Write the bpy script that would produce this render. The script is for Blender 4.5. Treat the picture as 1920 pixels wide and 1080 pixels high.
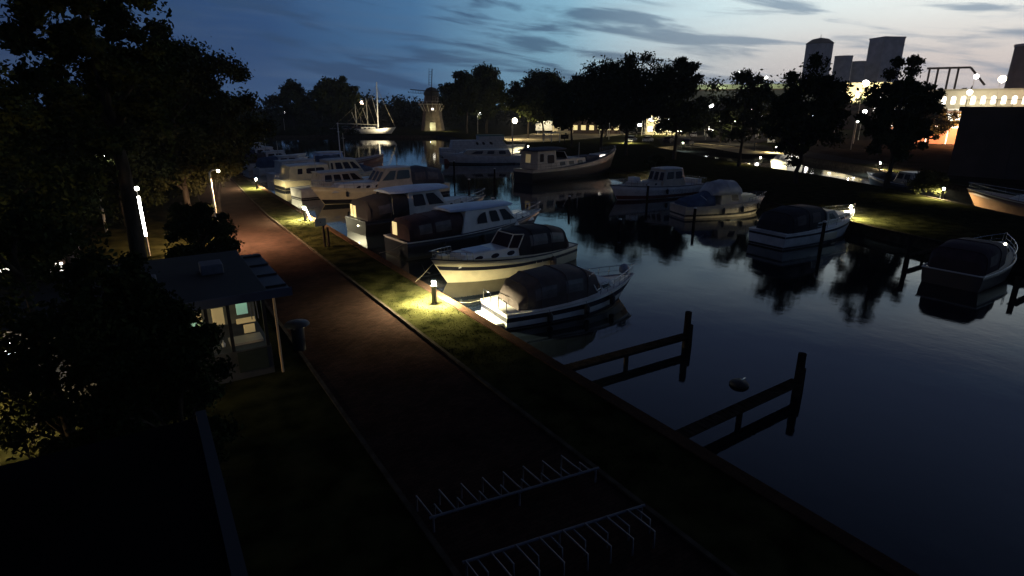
import bpy, math, random
import numpy as np
from mathutils import Vector, Matrix
from mathutils.geometry import tessellate_polygon
for o in list(bpy.data.objects): bpy.data.objects.remove(o)
scene = bpy.context.scene
COL = scene.collection
R = math.radians
PI = math.pi

# ------------------------------------------------------------------ camera
CAM_H = 8.5
cam = bpy.data.cameras.new("camera")
cam.sensor_width = 36.0
cam.lens = 36.0 * 1080 / 1920
cam.clip_start = 0.1
cam.clip_end = 6000
cam_o = bpy.data.objects.new("camera", cam)
COL.objects.link(cam_o)
cam_o.location = (0, 0, CAM_H)
PITCH = math.atan(340 / 1080)
cam_o.rotation_euler = (PI / 2 - PITCH, 0, -R(32.5))
scene.camera = cam_o
scene.render.resolution_x = 1024
scene.render.resolution_y = 576

# ------------------------------------------------------------------ exposure
scene.view_settings.view_transform = 'Standard'
scene.view_settings.look = 'None'
scene.view_settings.exposure = 0.35
scene.view_settings.gamma = 1.0
scene.view_settings.use_curve_mapping = False

# ------------------------------------------------------------------ dusk sky
SUN_AZ = 78.0        # degrees clockwise from +Y: the afterglow is to the right
world = bpy.data.worlds.new("World")
scene.world = world
world.use_nodes = True
nt = world.node_tree
nt.nodes.clear()
def N(t, **kw):
    n = nt.nodes.new(t)
    for k, v in kw.items(): setattr(n, k, v)
    return n
def L(a, b): nt.links.new(a, b)
def M(op, a, b=None, c=None, clamp=False):
    n = N('ShaderNodeMath', operation=op); n.use_clamp = clamp
    for i, s in enumerate((a, b, c)):
        if s is None: continue
        if isinstance(s, (int, float)): n.inputs[i].default_value = s
        else: L(s, n.inputs[i])
    return n.outputs[0]
def MAPR(v, a, b, c=0.0, d=1.0, smooth=True):
    n = N('ShaderNodeMapRange'); n.interpolation_type = 'SMOOTHSTEP' if smooth else 'LINEAR'
    L(v, n.inputs[0])
    for i, s in enumerate((a, b, c, d)): n.inputs[i + 1].default_value = s
    return n.outputs[0]
def MIX(f, a, b):
    n = N('ShaderNodeMix', data_type='RGBA')
    if isinstance(f, (int, float)): n.inputs[0].default_value = f
    else: L(f, n.inputs[0])
    for i, s in ((6, a), (7, b)):
        if isinstance(s, tuple): n.inputs[i].default_value = (*s, 1)
        else: L(s, n.inputs[i])
    return n.outputs[2]
tc = N('ShaderNodeTexCoord')
sep = N('ShaderNodeSeparateXYZ'); L(tc.outputs['Generated'], sep.inputs[0])
dx, dy, dz = sep.outputs
hl = M('SQRT', M('ADD', M('ADD', M('MULTIPLY', dx, dx), M('MULTIPLY', dy, dy)), 1e-5))
sx, sy = math.sin(R(SUN_AZ)), math.cos(R(SUN_AZ))
cosaz = M('DIVIDE', M('ADD', M('MULTIPLY', dx, sx), M('MULTIPLY', dy, sy)), hl)      # 1 toward the afterglow
azim = M('ARCTAN2', dx, dy)                                                          # radians clockwise from +Y
elev = M('ARCTAN2', dz, hl)
ramp = N('ShaderNodeValToRGB')
L(MAPR(cosaz, -0.6, 1.0, 0, 1, False), ramp.inputs[0])
cr = ramp.color_ramp
stops = [(0.0, (.008, .018, .05)), (0.42, (.015, .036, .095)), (0.62, (.020, .062, .16)), (0.74, (.046, .135, .27)), (0.85, (.20, .40, .53)), (0.93, (.56, .75, .80)), (1.0, (.86, .96, .93))]
cr.elements[0].position = 0; cr.elements[0].color = (*stops[0][1], 1)
cr.elements[1].position = 1; cr.elements[1].color = (*stops[-1][1], 1)
for p, c in stops[1:-1]:
    e = cr.elements.new(p); e.color = (*c, 1)
base = ramp.outputs[0]
mid = MIX(MAPR(cosaz, 0.0, 1.0), (.014, .024, .062), (.058, .088, .18))
zen0 = MIX(MAPR(elev, R(8.5), R(21)), base, mid)
zen = MIX(MAPR(elev, R(21), R(48)), zen0, (.006, .009, .022))
# pinkish dusk band low over the horizon on the glow side
glow = MAPR(cosaz, 0.72, 0.99)
band = M('MULTIPLY', MAPR(elev, R(11), R(2.5)), glow)
c1 = MIX(M('MULTIPLY', band, 0.75), zen, (.64, .50, .46))
lowblue = M('MULTIPLY', MAPR(elev, R(5.5), R(0.5)), 0.30)
c2 = MIX(lowblue, c1, (.07, .12, .21))
# streaky clouds: noise in azimuth / elevation, long and slightly falling to the right
cmb = N('ShaderNodeCombineXYZ')
L(M('MULTIPLY', azim, 3.2), cmb.inputs[0])
L(M('ADD', M('MULTIPLY', elev, 26.0), M('MULTIPLY', azim, 3.4)), cmb.inputs[1])
nz = N('ShaderNodeTexNoise'); nz.inputs['Scale'].default_value = 1.35; nz.inputs['Detail'].default_value = 7; nz.inputs['Roughness'].default_value = .56; nz.inputs['Distortion'].default_value = .5
L(cmb.outputs[0], nz.inputs['Vector'])
cl = M('MULTIPLY', MAPR(nz.outputs[0], 0.47, 0.61), MAPR(elev, R(24), R(12), 0.0, 1.0))
cmb2 = N('ShaderNodeCombineXYZ')
L(M('ADD', M('MULTIPLY', azim, 6.0), 7.0), cmb2.inputs[0])
L(M('ADD', M('MULTIPLY', elev, 60.0), M('MULTIPLY', azim, 2.0)), cmb2.inputs[1])
nz2 = N('ShaderNodeTexNoise'); nz2.inputs['Scale'].default_value = 1.0; nz2.inputs['Detail'].default_value = 5; nz2.inputs['Roughness'].default_value = .6
L(cmb2.outputs[0], nz2.inputs['Vector'])
wisps = MAPR(nz2.outputs[0], 0.42, 0.75)
cloudcol = MIX(glow, (.022, .058, .13), (.13, .22, .33))
c3 = MIX(M('MULTIPLY', M('MULTIPLY', wisps, MAPR(elev, R(20), R(10))), 0.25), c2, MIX(glow, (.075, .12, .20), (.62, .60, .60)))
c4 = MIX(M('MULTIPLY', cl, 0.72), c3, cloudcol)
sky = N('ShaderNodeTexSky'); sky.sky_type = 'NISHITA'; sky.sun_disc = False
sky.sun_elevation = R(-3.0); sky.sun_rotation = R(SUN_AZ)
mixadd = N('ShaderNodeMix', data_type='RGBA'); mixadd.blend_type = 'ADD'; mixadd.inputs[0].default_value = 0.05
L(c4, mixadd.inputs[6]); L(sky.outputs[0], mixadd.inputs[7])
bg = N('ShaderNodeBackground'); bg.inputs[1].default_value = 1.0
L(mixadd.outputs[2], bg.inputs[0])
wo = N('ShaderNodeOutputWorld'); L(bg.outputs[0], wo.inputs[0])

# weak rim light added from the afterglow side, after sunset
sl = bpy.data.lights.new("rim_sun", 'SUN'); sl.energy = 0.03; sl.angle = R(12); sl.color = (1, .8, .68)
so = bpy.data.objects.new("rim_sun", sl); COL.objects.link(so)
so.rotation_euler = Vector((-math.sin(R(SUN_AZ)) * math.cos(R(4)), -math.cos(R(SUN_AZ)) * math.cos(R(4)), -math.sin(R(4)))).to_track_quat('-Z', 'Y').to_euler()

# ------------------------------------------------------------------ materials
MATS = {}
def mat(name, col, rough=.6, metal=0., vary=.0, scale=2., bump=0., col2=None, emit=None, estr=0., stretch=None, trans=0., detail=4., spec=None):
    if name in MATS: return MATS[name]
    m = bpy.data.materials.new(name); m.use_nodes = True
    t = m.node_tree; b = t.nodes['Principled BSDF']
    b.inputs['Base Color'].default_value = (*col, 1)
    b.inputs['Roughness'].default_value = rough
    b.inputs['Metallic'].default_value = metal
    if spec is not None: b.inputs['Specular IOR Level'].default_value = spec
    if trans: b.inputs['Transmission Weight'].default_value = trans
    if emit:
        b.inputs['Emission Color'].default_value = (*emit, 1); b.inputs['Emission Strength'].default_value = estr
    if vary or col2 or bump:
        tcn = t.nodes.new('ShaderNodeTexCoord'); mp = t.nodes.new('ShaderNodeMapping')
        if stretch: mp.inputs['Scale'].default_value = stretch
        t.links.new(tcn.outputs['Object'], mp.inputs[0])
        n = t.nodes.new('ShaderNodeTexNoise'); n.inputs['Scale'].default_value = scale; n.inputs['Detail'].default_value = detail
        t.links.new(mp.outputs[0], n.inputs['Vector'])
        r = t.nodes.new('ShaderNodeValToRGB')
        r.color_ramp.elements[0].position = .35; r.color_ramp.elements[1].position = .65
        a = tuple(c * (1 - vary) for c in col); bb = col2 if col2 else tuple(min(1, c * (1 + vary)) for c in col)
        r.color_ramp.elements[0].color = (*a, 1); r.color_ramp.elements[1].color = (*bb, 1)
        t.links.new(n.outputs[0], r.inputs[0]); t.links.new(r.outputs[0], b.inputs['Base Color'])
        if bump:
            bp = t.nodes.new('ShaderNodeBump'); bp.inputs['Strength'].default_value = bump; bp.inputs['Distance'].default_value = .05
            t.links.new(n.outputs[0], bp.inputs['Height']); t.links.new(bp.outputs[0], b.inputs['Normal'])
    MATS[name] = m
    return m
def emis(name, col, s):
    return mat(name, tuple(min(.8, c) for c in col), .5, emit=col, estr=s)
def brick(name, c1, c2, mortar, scale=1., rough=.85, bw=.22, rh=.11):
    if name in MATS: return MATS[name]
    m = mat(name, c1, rough); t = m.node_tree; b = t.nodes['Principled BSDF']
    tcn = t.nodes.new('ShaderNodeTexCoord')
    br = t.nodes.new('ShaderNodeTexBrick'); br.inputs['Scale'].default_value = scale
    br.inputs['Brick Width'].default_value = bw; br.inputs['Row Height'].default_value = rh; br.inputs['Mortar Size'].default_value = .008
    br.inputs['Color1'].default_value = (*c1, 1); br.inputs['Color2'].default_value = (*c2, 1); br.inputs['Mortar'].default_value = (*mortar, 1)
    t.links.new(tcn.outputs['Object'], br.inputs['Vector'])
    n = t.nodes.new('ShaderNodeTexNoise'); n.inputs['Scale'].default_value = .7; n.inputs['Detail'].default_value = 6
    t.links.new(tcn.outputs['Object'], n.inputs['Vector'])
    mr = t.nodes.new('ShaderNodeMapRange'); mr.inputs[1].default_value = .3; mr.inputs[2].default_value = .7; mr.inputs[3].default_value = .65; mr.inputs[4].default_value = 1.15
    t.links.new(n.outputs[0], mr.inputs[0])
    mx = t.nodes.new('ShaderNodeMix'); mx.data_type = 'RGBA'; mx.blend_type = 'MULTIPLY'; mx.inputs[0].default_value = 1
    t.links.new(br.outputs[0], mx.inputs[6]); t.links.new(mr.outputs[0], mx.inputs[7]); t.links.new(mx.outputs[2], b.inputs['Base Color'])
    bp = t.nodes.new('ShaderNodeBump'); bp.inputs['Strength'].default_value = .5; bp.inputs['Distance'].default_value = .01
    t.links.new(br.outputs[1], bp.inputs['Height']); bp.invert = True; t.links.new(bp.outputs[0], b.inputs['Normal'])
    return m

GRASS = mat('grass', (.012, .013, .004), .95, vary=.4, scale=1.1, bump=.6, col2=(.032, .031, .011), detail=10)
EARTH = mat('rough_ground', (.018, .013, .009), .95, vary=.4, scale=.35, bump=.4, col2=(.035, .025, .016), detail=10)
PATH = brick('red_clinker', (.050, .028, .021), (.030, .018, .014), (.018, .014, .012))
CURB = mat('concrete_kerb', (.055, .045, .035), .9, vary=.3, scale=3)
CAP = brick('quay_brick', (.075, .04, .024), (.05, .028, .018), (.03, .022, .018), bw=.11, rh=.22)
WALLQ = mat('quay_wall', (.05, .04, .03), .9, vary=.4, scale=2, bump=.5)
ASPH = mat('asphalt', (.03, .028, .026), .9, vary=.3, scale=1.5, bump=.2)
PAVE = mat('pale_paving', (.30, .25, .16), .9, vary=.2, scale=.6)
WOOD = mat('weathered_wood', (.03, .023, .018), .85, vary=.4, scale=4, bump=.5, stretch=(1, 1, .2))
BARK = mat('bark', (.05, .04, .03), .95, vary=.4, scale=6, bump=.6, stretch=(1, 1, .25))
LEAF = mat('leaf_green', (.030, .040, .014), .75, vary=.45, scale=1.2, col2=(.058, .066, .022))
LEAF2 = mat('leaf_olive', (.042, .045, .018), .75, vary=.4, scale=1.0, col2=(.08, .08, .030))
LEAFD = mat('leaf_dark', (.022, .030, .012), .8, vary=.4, scale=.4, col2=(.040, .048, .018))
WHITE = mat('white_gelcoat', (.80, .78, .72), .3, vary=.10, scale=1.3)
CREAM = mat('cream_paint', (.72, .62, .40), .35, vary=.10, scale=1.3)
GREYW = mat('grey_white_paint', (.62, .60, .56), .4, vary=.15, scale=1.3)
BROWNW = mat('beige_paint', (.52, .44, .33), .4, vary=.15, scale=1.3)
DECK = mat('pale_deck', (.55, .54, .51), .6, vary=.15, scale=2)
BLUEROOF = mat('pale_blue_roof', (.48, .60, .78), .4, vary=.12, scale=1)
BLUECAN = mat('blue_canvas', (.07, .10, .16), .85, vary=.25, scale=2)
SLATECAN = mat('slate_canvas', (.05, .055, .075), .85, vary=.25, scale=2)
MAROON = mat('maroon_canvas', (.045, .022, .026), .85, vary=.25, scale=2)
TAUPE = mat('taupe_canvas', (.085, .065, .06), .85, vary=.2, scale=2)
BLACKC = mat('black_canvas', (.02, .018, .022), .85, vary=.2, scale=2)
DARKH = mat('dark_blue_hull', (.018, .022, .032), .35, vary=.2, scale=1)
BLACKH = mat('black_hull', (.012, .012, .013), .4, vary=.2, scale=1)
ORANGE = mat('rust_orange_hull', (.20, .075, .03), .45, vary=.25, scale=1)
REDB = mat('red_bottom', (.14, .045, .035), .5, vary=.2, scale=1)
BROWNH2 = mat('dark_brown_hull', (.06, .04, .035), .5, vary=.2, scale=1)
BROWNH = mat('varnished_brown_hull', (.24, .12, .06), .4, vary=.2, scale=1)
NAVY = mat('navy_stripe', (.012, .012, .022), .4, vary=.1, scale=1)
GREENS = mat('green_stripe', (.03, .11, .06), .5, vary=.1, scale=1)
GLASS = mat('dark_glass', (.022, .012, .015), .22, spec=.25, vary=.1, scale=.5)
GLASSG = mat('green_tinted_glass', (.045, .055, .045), .15, vary=.2, scale=.5)
VINYL = mat('vinyl_window', (.10, .08, .075), .35, vary=.3, scale=2)
STEEL = mat('stainless_steel', (.55, .55, .54), .25, 1.0, vary=.1, scale=3)
DKMET = mat('dark_metal', (.03, .03, .032), .5, .6, vary=.2, scale=3)
RUBBER = mat('rubber', (.02, .02, .022), .7, vary=.2, scale=3)
FENDW = mat('grey_buoy', (.35, .34, .36), .5, vary=.1, scale=3)
ROPE = mat('rope', (.30, .26, .18), .9, vary=.2, scale=20)
GALV = mat('galvanised_steel', (.12, .12, .14), .6, .3, vary=.15, scale=6)
POLEM = mat('painted_pole', (.45, .42, .34), .5, vary=.1, scale=2)
LHEAD = emis('bollard_glass', (1., .93, .70), 25.)
LWARM = emis('warm_lamp', (1., .93, .68), 14.)
LYEL = emis('yellow_lamp', (1., .82, .45), 14.)
LWHITE = emis('white_lamp', (1., .97, .92), 14.)
LPINK = emis('sodium_lamp', (1., .72, .55), 10.)
WIN_Y = emis('lit_window_yellow', (1., .78, .36), .62)
WIN_W = emis('lit_window_white', (1., .93, .78), 3.2)
WIN_G = emis('lit_window_green', (.40, .75, .60), .16)
WIN_A = emis('lit_window_amber', (.8, .6, .28), .13)
WIN_O = emis('lit_window_orange', (1., .62, .38), 2.0)

# ------------------------------------------------------------------ mesh tools
class MB:
    def __init__(s): s.v = []; s.f = []; s.sm = []
    def add(s, vs, fs, smooth=False):
        o = len(s.v); s.v += [tuple(map(float, p)) for p in vs]
        s.f += [tuple(i + o for i in f) for f in fs]; s.sm += [smooth] * len(fs); return s
    def box(s, x0, x1, y0, y1, z0, z1):
        s.add([(x0, y0, z0), (x1, y0, z0), (x1, y1, z0), (x0, y1, z0), (x0, y0, z1), (x1, y0, z1), (x1, y1, z1), (x0, y1, z1)],
              [(0, 3, 2, 1), (4, 5, 6, 7), (0, 1, 5, 4), (1, 2, 6, 5), (2, 3, 7, 6), (3, 0, 4, 7)]); return s
    def beam(s, a, b, w, h):
        a = Vector(a); b = Vector(b); d = (b - a).normalized()
        u = Vector((0, 0, 1)) if abs(d.z) < .95 else Vector((1, 0, 0))
        r = d.cross(u).normalized() * w / 2; q = r.cross(d).normalized() * h / 2
        s.add([a - r - q, a + r - q, a + r + q, a - r + q, b - r - q, b + r - q, b + r + q, b - r + q],
              [(0, 1, 2, 3), (7, 6, 5, 4), (0, 4, 5, 1), (1, 5, 6, 2), (2, 6, 7, 3), (3, 7, 4, 0)]); return s
    def tube(s, pts, r, n=8, smooth=True):
        pts = [Vector(p) for p in pts]; rs = r if isinstance(r, (list, tuple)) else [r] * len(pts)
        rings = []; vs = []; fs = []
        for i, p in enumerate(pts):
            d = (pts[min(i + 1, len(pts) - 1)] - pts[max(i - 1, 0)])
            d = d.normalized() if d.length > 1e-9 else Vector((0, 0, 1))
            u = Vector((0, 0, 1)) if abs(d.z) < .9 else Vector((1, 0, 0))
            a = d.cross(u).normalized(); b = d.cross(a).normalized()
            for k in range(n):
                t = 2 * PI * k / n; vs.append(p + (a * math.cos(t) + b * math.sin(t)) * rs[i])
        m = len(pts)
        for i in range(m - 1):
            for k in range(n):
                k2 = (k + 1) % n; fs.append((i * n + k, i * n + k2, (i + 1) * n + k2, (i + 1) * n + k))
        s.add(vs, fs, smooth)
        s.add([vs[k] for k in range(n)], [tuple(range(n))]); s.add([vs[(m - 1) * n + k] for k in range(n)], [tuple(reversed(range(n)))])
        return s
    def lathe(s, prof, c=(0, 0, 0), n=14, smooth=True):
        vs = []; fs = []
        for (r, z) in prof:
            for k in range(n):
                t = 2 * PI * k / n; vs.append((c[0] + r * math.cos(t), c[1] + r * math.sin(t), c[2] + z))
        for i in range(len(prof) - 1):
            for k in range(n):
                k2 = (k + 1) % n; fs.append((i * n + k, i * n + k2, (i + 1) * n + k2, (i + 1) * n + k))
        s.add(vs, fs, smooth)
        s.add(vs[:n], [tuple(reversed(range(n)))]); s.add(vs[-n:], [tuple(range(n))]); return s
    def loft(s, rings, closed=True, caps=True, smooth=True):
        n = len(rings[0]); vs = [p for r in rings for p in r]; fs = []
        for i in range(len(rings) - 1):
            for k in range(n if closed else n - 1):
                k2 = (k + 1) % n; fs.append((i * n + k, i * n + k2, (i + 1) * n + k2, (i + 1) * n + k))
        s.add(vs, fs, smooth)
        if caps and closed: s.add(rings[0], [tuple(reversed(range(n)))]); s.add(rings[-1], [tuple(range(n))])
        return s
    def build(s, name, m, parent=None, label=None, loc=None, bevel=0, rot=None):
        me = bpy.data.meshes.new(name); me.from_pydata(s.v, [], s.f); me.update()
        me.polygons.foreach_set('use_smooth', s.sm)
        me.materials.append(m)
        o = bpy.data.objects.new(name, me); COL.objects.link(o)
        if parent: o.parent = parent
        if loc: o.location = loc
        if rot: o.rotation_euler = (0, 0, rot)
        if label: o['label'] = label
        if bevel:
            b = o.modifiers.new('bevel', 'BEVEL'); b.width = bevel; b.segments = 2; b.limit_method = 'ANGLE'
        return o
def empty(name, label, cat, loc=(0, 0, 0), rz=0., group=None):
    o = bpy.data.objects.new(name, None); COL.objects.link(o); o.empty_display_size = .3
    o.location = loc; o.rotation_euler = (0, 0, rz); o['label'] = label; o['category'] = cat
    if group: o['group'] = group
    return o
def tag(o, label, cat, group=None):
    o['label'] = label; o['category'] = cat
    if group: o['group'] = group
    return o
def struct(o, kind='structure'): o['kind'] = kind; return o
def dup(o, loc, rz, label, scale=1., parent=None):
    c = o.copy(); COL.objects.link(c)
    if parent is None:
        c.location = loc; c.rotation_euler = (0, 0, rz); c['label'] = label
        if scale != 1.: c.scale = (scale,) * 3
    else: c.parent = parent
    for ch in [k for k in ALLCH(o)]: dup(ch, None, 0, None, parent=c)
    return c
def ALLCH(o): return [k for k in bpy.data.objects if k.parent == o]
def lerp(a, b, t): return a + (b - a) * t
def light(kind, loc, power, col, parent=None, size=.1, spot=None, name='lamp_light', target=(0, 0, -1), blend=.6):
    l = bpy.data.lights.new(name, kind); l.energy = power; l.color = col; 
    if kind == 'AREA': l.shape = 'DISK'; l.size = size; l.spread = R(166)
    else: l.shadow_soft_size = size
    if spot: l.spot_size = R(spot); l.spot_blend = blend
    o = bpy.data.objects.new(name, l); COL.objects.link(o); o.location = loc
    if kind == 'SPOT': o.rotation_euler = Vector(target).to_track_quat('-Z', 'Y').to_euler()
    if parent: o.parent = parent
    return o

# ------------------------------------------------------------------ ground, water
WZ = -0.8
BASIN = [(11.1, -30), (36, -30), (41, 0), (42.6, 11), (45.2, 21), (48.6, 31), (53, 44.5), (57, 60), (61, 76), (65, 95), (70, 120), (78, 148), (80, 168), (66, 176), (52, 190), (30, 196), (11.1, 196)]
CANAL = [(47, -40), (59.3, 16.6), (63.3, 22.9), (67.2, 28.8), (73.2, 40.1), (78.6, 55.5), (88.4, 76.5), (96, 92), (112, 96), (111, 82), (102, 63.6), (94, 49.6), (76.8, 26.6), (69.6, 18), (62, -40)]
def sheet(name, outer, holes, z, m, kind='structure'):
    polys = [[Vector((x, y, z)) for x, y in outer]] + [[Vector((x, y, z)) for x, y in h] for h in holes]
    tris = tessellate_polygon(polys); flat = [p for q in polys for p in q]
    b = MB(); ff = []
    for t in tris:
        a, c, d = (flat[i] for i in t)
        ff.append(t if (c - a).cross(d - a).z > 0 else (t[0], t[2], t[1]))
    b.add(flat, ff); o = b.build(name, m)
    if kind: struct(o, kind)
    return o
big = [(-2500, -2500), (2500, -2500), (2500, 2500), (-2500, 2500)]
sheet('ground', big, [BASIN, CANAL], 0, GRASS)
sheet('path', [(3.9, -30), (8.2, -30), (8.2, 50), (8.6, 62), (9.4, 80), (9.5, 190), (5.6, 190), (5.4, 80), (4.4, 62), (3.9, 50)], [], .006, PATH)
def strip(name, pts, w, z0, z1, m):
    b = MB()
    for (x0, y0), (x1, y1) in zip(pts, pts[1:]): b.beam((x0, y0, (z0 + z1) / 2), (x1, y1, (z0 + z1) / 2), w, z1 - z0)
    return struct(b.build(name, m))
strip('kerb', [(8.26, -30), (8.26, 50), (8.66, 62), (9.46, 80), (9.56, 190)], .12, -.05, .07, CURB)
strip('kerb_far_side', [(3.84, -30), (3.84, 50), (4.34, 62), (5.34, 80)], .12, -.05, .05, CURB)
strip('quay_edge', [(11.0, -30), (11.0, 196)], .42, -.06, .05, CAP)
b = MB()
for P_ in (BASIN, CANAL):
    for i in range(len(P_)):
        (x0, y0), (x1, y1) = P_[i], P_[(i + 1) % len(P_)]
        b.add([(x0, y0, 0), (x1, y1, 0), (x1, y1, -2.2), (x0, y0, -2.2)], [(0, 1, 2, 3)])
struct(b.build('quay_wall', WALLQ))
strip('bank_edge', BASIN[1:13], .3, -.12, .04, WOOD)
strip('canal_edge', CANAL[1:8], .3, -.12, .05, WOOD)
strip('canal_far_edge', CANAL[8:14], .3, -.12, .08, WOOD)
sheet('lake_bed', [(5, -45), (120, -45), (120, 200), (5, 200)], [], -2.1, mat('mud', (.01, .01, .009), .9, vary=.3, scale=1))
# water
wm = bpy.data.materials.new('still_water'); wm.use_nodes = True
t = wm.node_tree; p = t.nodes['Principled BSDF']
p.inputs['Base Color'].default_value = (.004, .006, .009, 1); p.inputs['Roughness'].default_value = .035; p.inputs['IOR'].default_value = 1.36
tcw = t.nodes.new('ShaderNodeTexCoord'); nw = t.nodes.new('ShaderNodeTexNoise'); nw.inputs['Scale'].default_value = .9; nw.inputs['Detail'].default_value = 6; nw.inputs['Roughness'].default_value = .6
mpw = t.nodes.new('ShaderNodeMapping'); mpw.inputs['Scale'].default_value = (1, .7, 1)
t.links.new(tcw.outputs['Object'], mpw.inputs[0]); t.links.new(mpw.outputs[0], nw.inputs['Vector'])
bw = t.nodes.new('ShaderNodeBump'); bw.inputs['Strength'].default_value = .13; bw.inputs['Distance'].default_value = .05
t.links.new(nw.outputs[0], bw.inputs['Height']); t.links.new(bw.outputs[0], p.inputs['Normal'])
sheet('water', [(6, -42), (118, -42), (118, 199), (6, 199)], [], WZ, wm)
sheet('quay_road', [(103, 97), (125, 120), (190, 150), (190, 120), (125, 88), (108, 60), (97, 44), (95, 50), (104, 66)], [], .012, ASPH)
sheet('rough_field', [(71, 16), (95.5, 48), (104, 62), (150, 92), (230, 100), (230, -30), (66, -30)], [], .008, EARTH)
sheet('paved_square', [(80, 128), (84, 122), (108, 128), (150, 150), (150, 185), (92, 150)], [], .01, PAVE)
# lawn grass tufts along the lit strip
def blades(name, x0, x1, y0, y1, n, h, seed, m, label=None):
    rng = np.random.default_rng(seed); b = MB(); vs = []; fs = []
    X = rng.uniform(x0, x1, n); Y = rng.uniform(y0, y1, n); A = rng.uniform(0, 2 * PI, n); H = rng.uniform(.4, 1., n) * h
    for i in range(n):
        c, s_ = math.cos(A[i]) * .02, math.sin(A[i]) * .02; o = len(vs); l = rng.normal(0, .03, 2)
        vs += [(X[i] - c, Y[i] - s_, 0), (X[i] + c, Y[i] + s_, 0), (X[i] + l[0], Y[i] + l[1], H[i])]; fs.append((o, o + 1, o + 2))
    b.add(vs, fs); o = b.build(name, m); o['kind'] = 'stuff'; return o
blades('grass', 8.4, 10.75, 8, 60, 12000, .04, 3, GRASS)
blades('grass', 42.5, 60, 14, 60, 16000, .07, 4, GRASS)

# ------------------------------------------------------------------ trees
def leaf_cloud(b, rng, clumps, per, size):
    """clumps: (x,y,z,r). leaf-sized quads scattered through each clump, denser at its skin."""
    allv = []; 
    for (cx, cy, cz, r) in clumps:
        n = per
        d = rng.normal(size=(n, 3)); d /= np.linalg.norm(d, axis=1)[:, None]
        rad = r * (rng.uniform(0, 1, n) ** .45)[:, None] * (1 + .25 * rng.normal(size=(n, 1)))
        c = np.array([cx, cy, cz]) + d * rad * np.array([1, 1, .8])
        u = rng.normal(size=(n, 3)); u /= np.linalg.norm(u, axis=1)[:, None]
        w = np.cross(u, rng.normal(size=(n, 3))); w /= np.linalg.norm(w, axis=1)[:, None]
        s1 = (size * rng.uniform(.6, 1.3, n))[:, None]
        q = np.stack([c - u * s1, c - w * s1 * .55, c + u * s1, c + w * s1 * .55], axis=1)
        allv.append(q.reshape(-1, 3))
    V = np.concatenate(allv); o = len(b.v)
    b.v += [tuple(p) for p in V.tolist()]
    k = len(V) // 4
    b.f += [(o + 4 * i, o + 4 * i + 1, o + 4 * i + 2, o + 4 * i + 3) for i in range(k)]; b.sm += [False] * k
def make_tree(name, H, RX, crown_z0, seed, leaf, per=160, nclump=60, size=.22, m=LEAF, label='', cat='tree', loc=(0, 0, 0), group=None, tr=.2, clump_r=.28, ry=None, top=1.0, hang=0):
    rng = np.random.default_rng(seed); rnd = random.Random(seed)
    root = empty(name, label, cat, loc, 0, group)
    tb = MB()
    hz = crown_z0 + (H - crown_z0) * .7
    trunk = [(0, 0, -.1), (rnd.uniform(-.1, .1), rnd.uniform(-.1, .1), crown_z0 * .6), (rnd.uniform(-.25, .25), rnd.uniform(-.25, .25), crown_z0), (rnd.uniform(-.5, .5), rnd.uniform(-.5, .5), hz)]
    tb.tube(trunk, [tr * 1.3, tr, tr * .85, tr * .25], 9)
    cz = (H + crown_z0) / 2; hh = (H - crown_z0) / 2
    clumps = []
    for i in range(nclump):
        while True:
            d = rng.normal(size=3); d /= np.linalg.norm(d)
            k = rng.uniform(.45, 1.0)
            z = d[2] * k
            th_ = math.atan2(d[1], d[0]); wob = 1 + .20 * math.sin(3 * th_ + seed * 1.7) * math.cos(2.3 * z + seed) + .16 * math.sin(5 * th_ + 4 * z + seed * 2.9)
            taper = 1.0 if z < .1 else (1 - (z - .1) * .35 * top)
            x = d[0] * k * RX * wob * taper; y = d[1] * k * (ry or RX) * wob * taper
            break
        r = clump_r * RX * rng.uniform(.42, 1.2)
        clumps.append((x, y, cz + z * (hh - r * .5) + .06 * hh * math.sin(2 * th_ + seed), r))
    for i in range(0, nclump, max(1, nclump // 14)):
        c = clumps[i]; zz = min(hz, max(crown_z0 * .8, c[2] - abs(c[0]) * .7 - .5)); f = (zz - crown_z0) / max(.1, hz - crown_z0)
        st = Vector(trunk[2]).lerp(Vector(trunk[3]), max(0, min(1, f)))
        e = Vector(c[:3]); mid = st.lerp(e, .5) + Vector((0, 0, .25))
        tb.tube([st, mid, e], [tr * .45, tr * .25, tr * .08], 6)
    tb.build('trunk', BARK, root)
    cb = MB(); leaf_cloud(cb, rng, clumps, per, size)
    if hang:
        strands = []
        for i in range(hang):
            a = rng.uniform(0, 2 * PI); rr = RX * rng.uniform(.45, 1.05); zt = cz + rng.uniform(-.4, .3) * hh; ln = rng.uniform(.3, .75) * (zt - .6)
            for k in range(int(ln / .3)):
                strands.append((rr * math.cos(a) + .12 * math.sin(k), rr * math.sin(a), zt - k * .3, .16))
        leaf_cloud(cb, rng, strands, 7, size)
    cb.build('crown', m, root)
    return root

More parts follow.
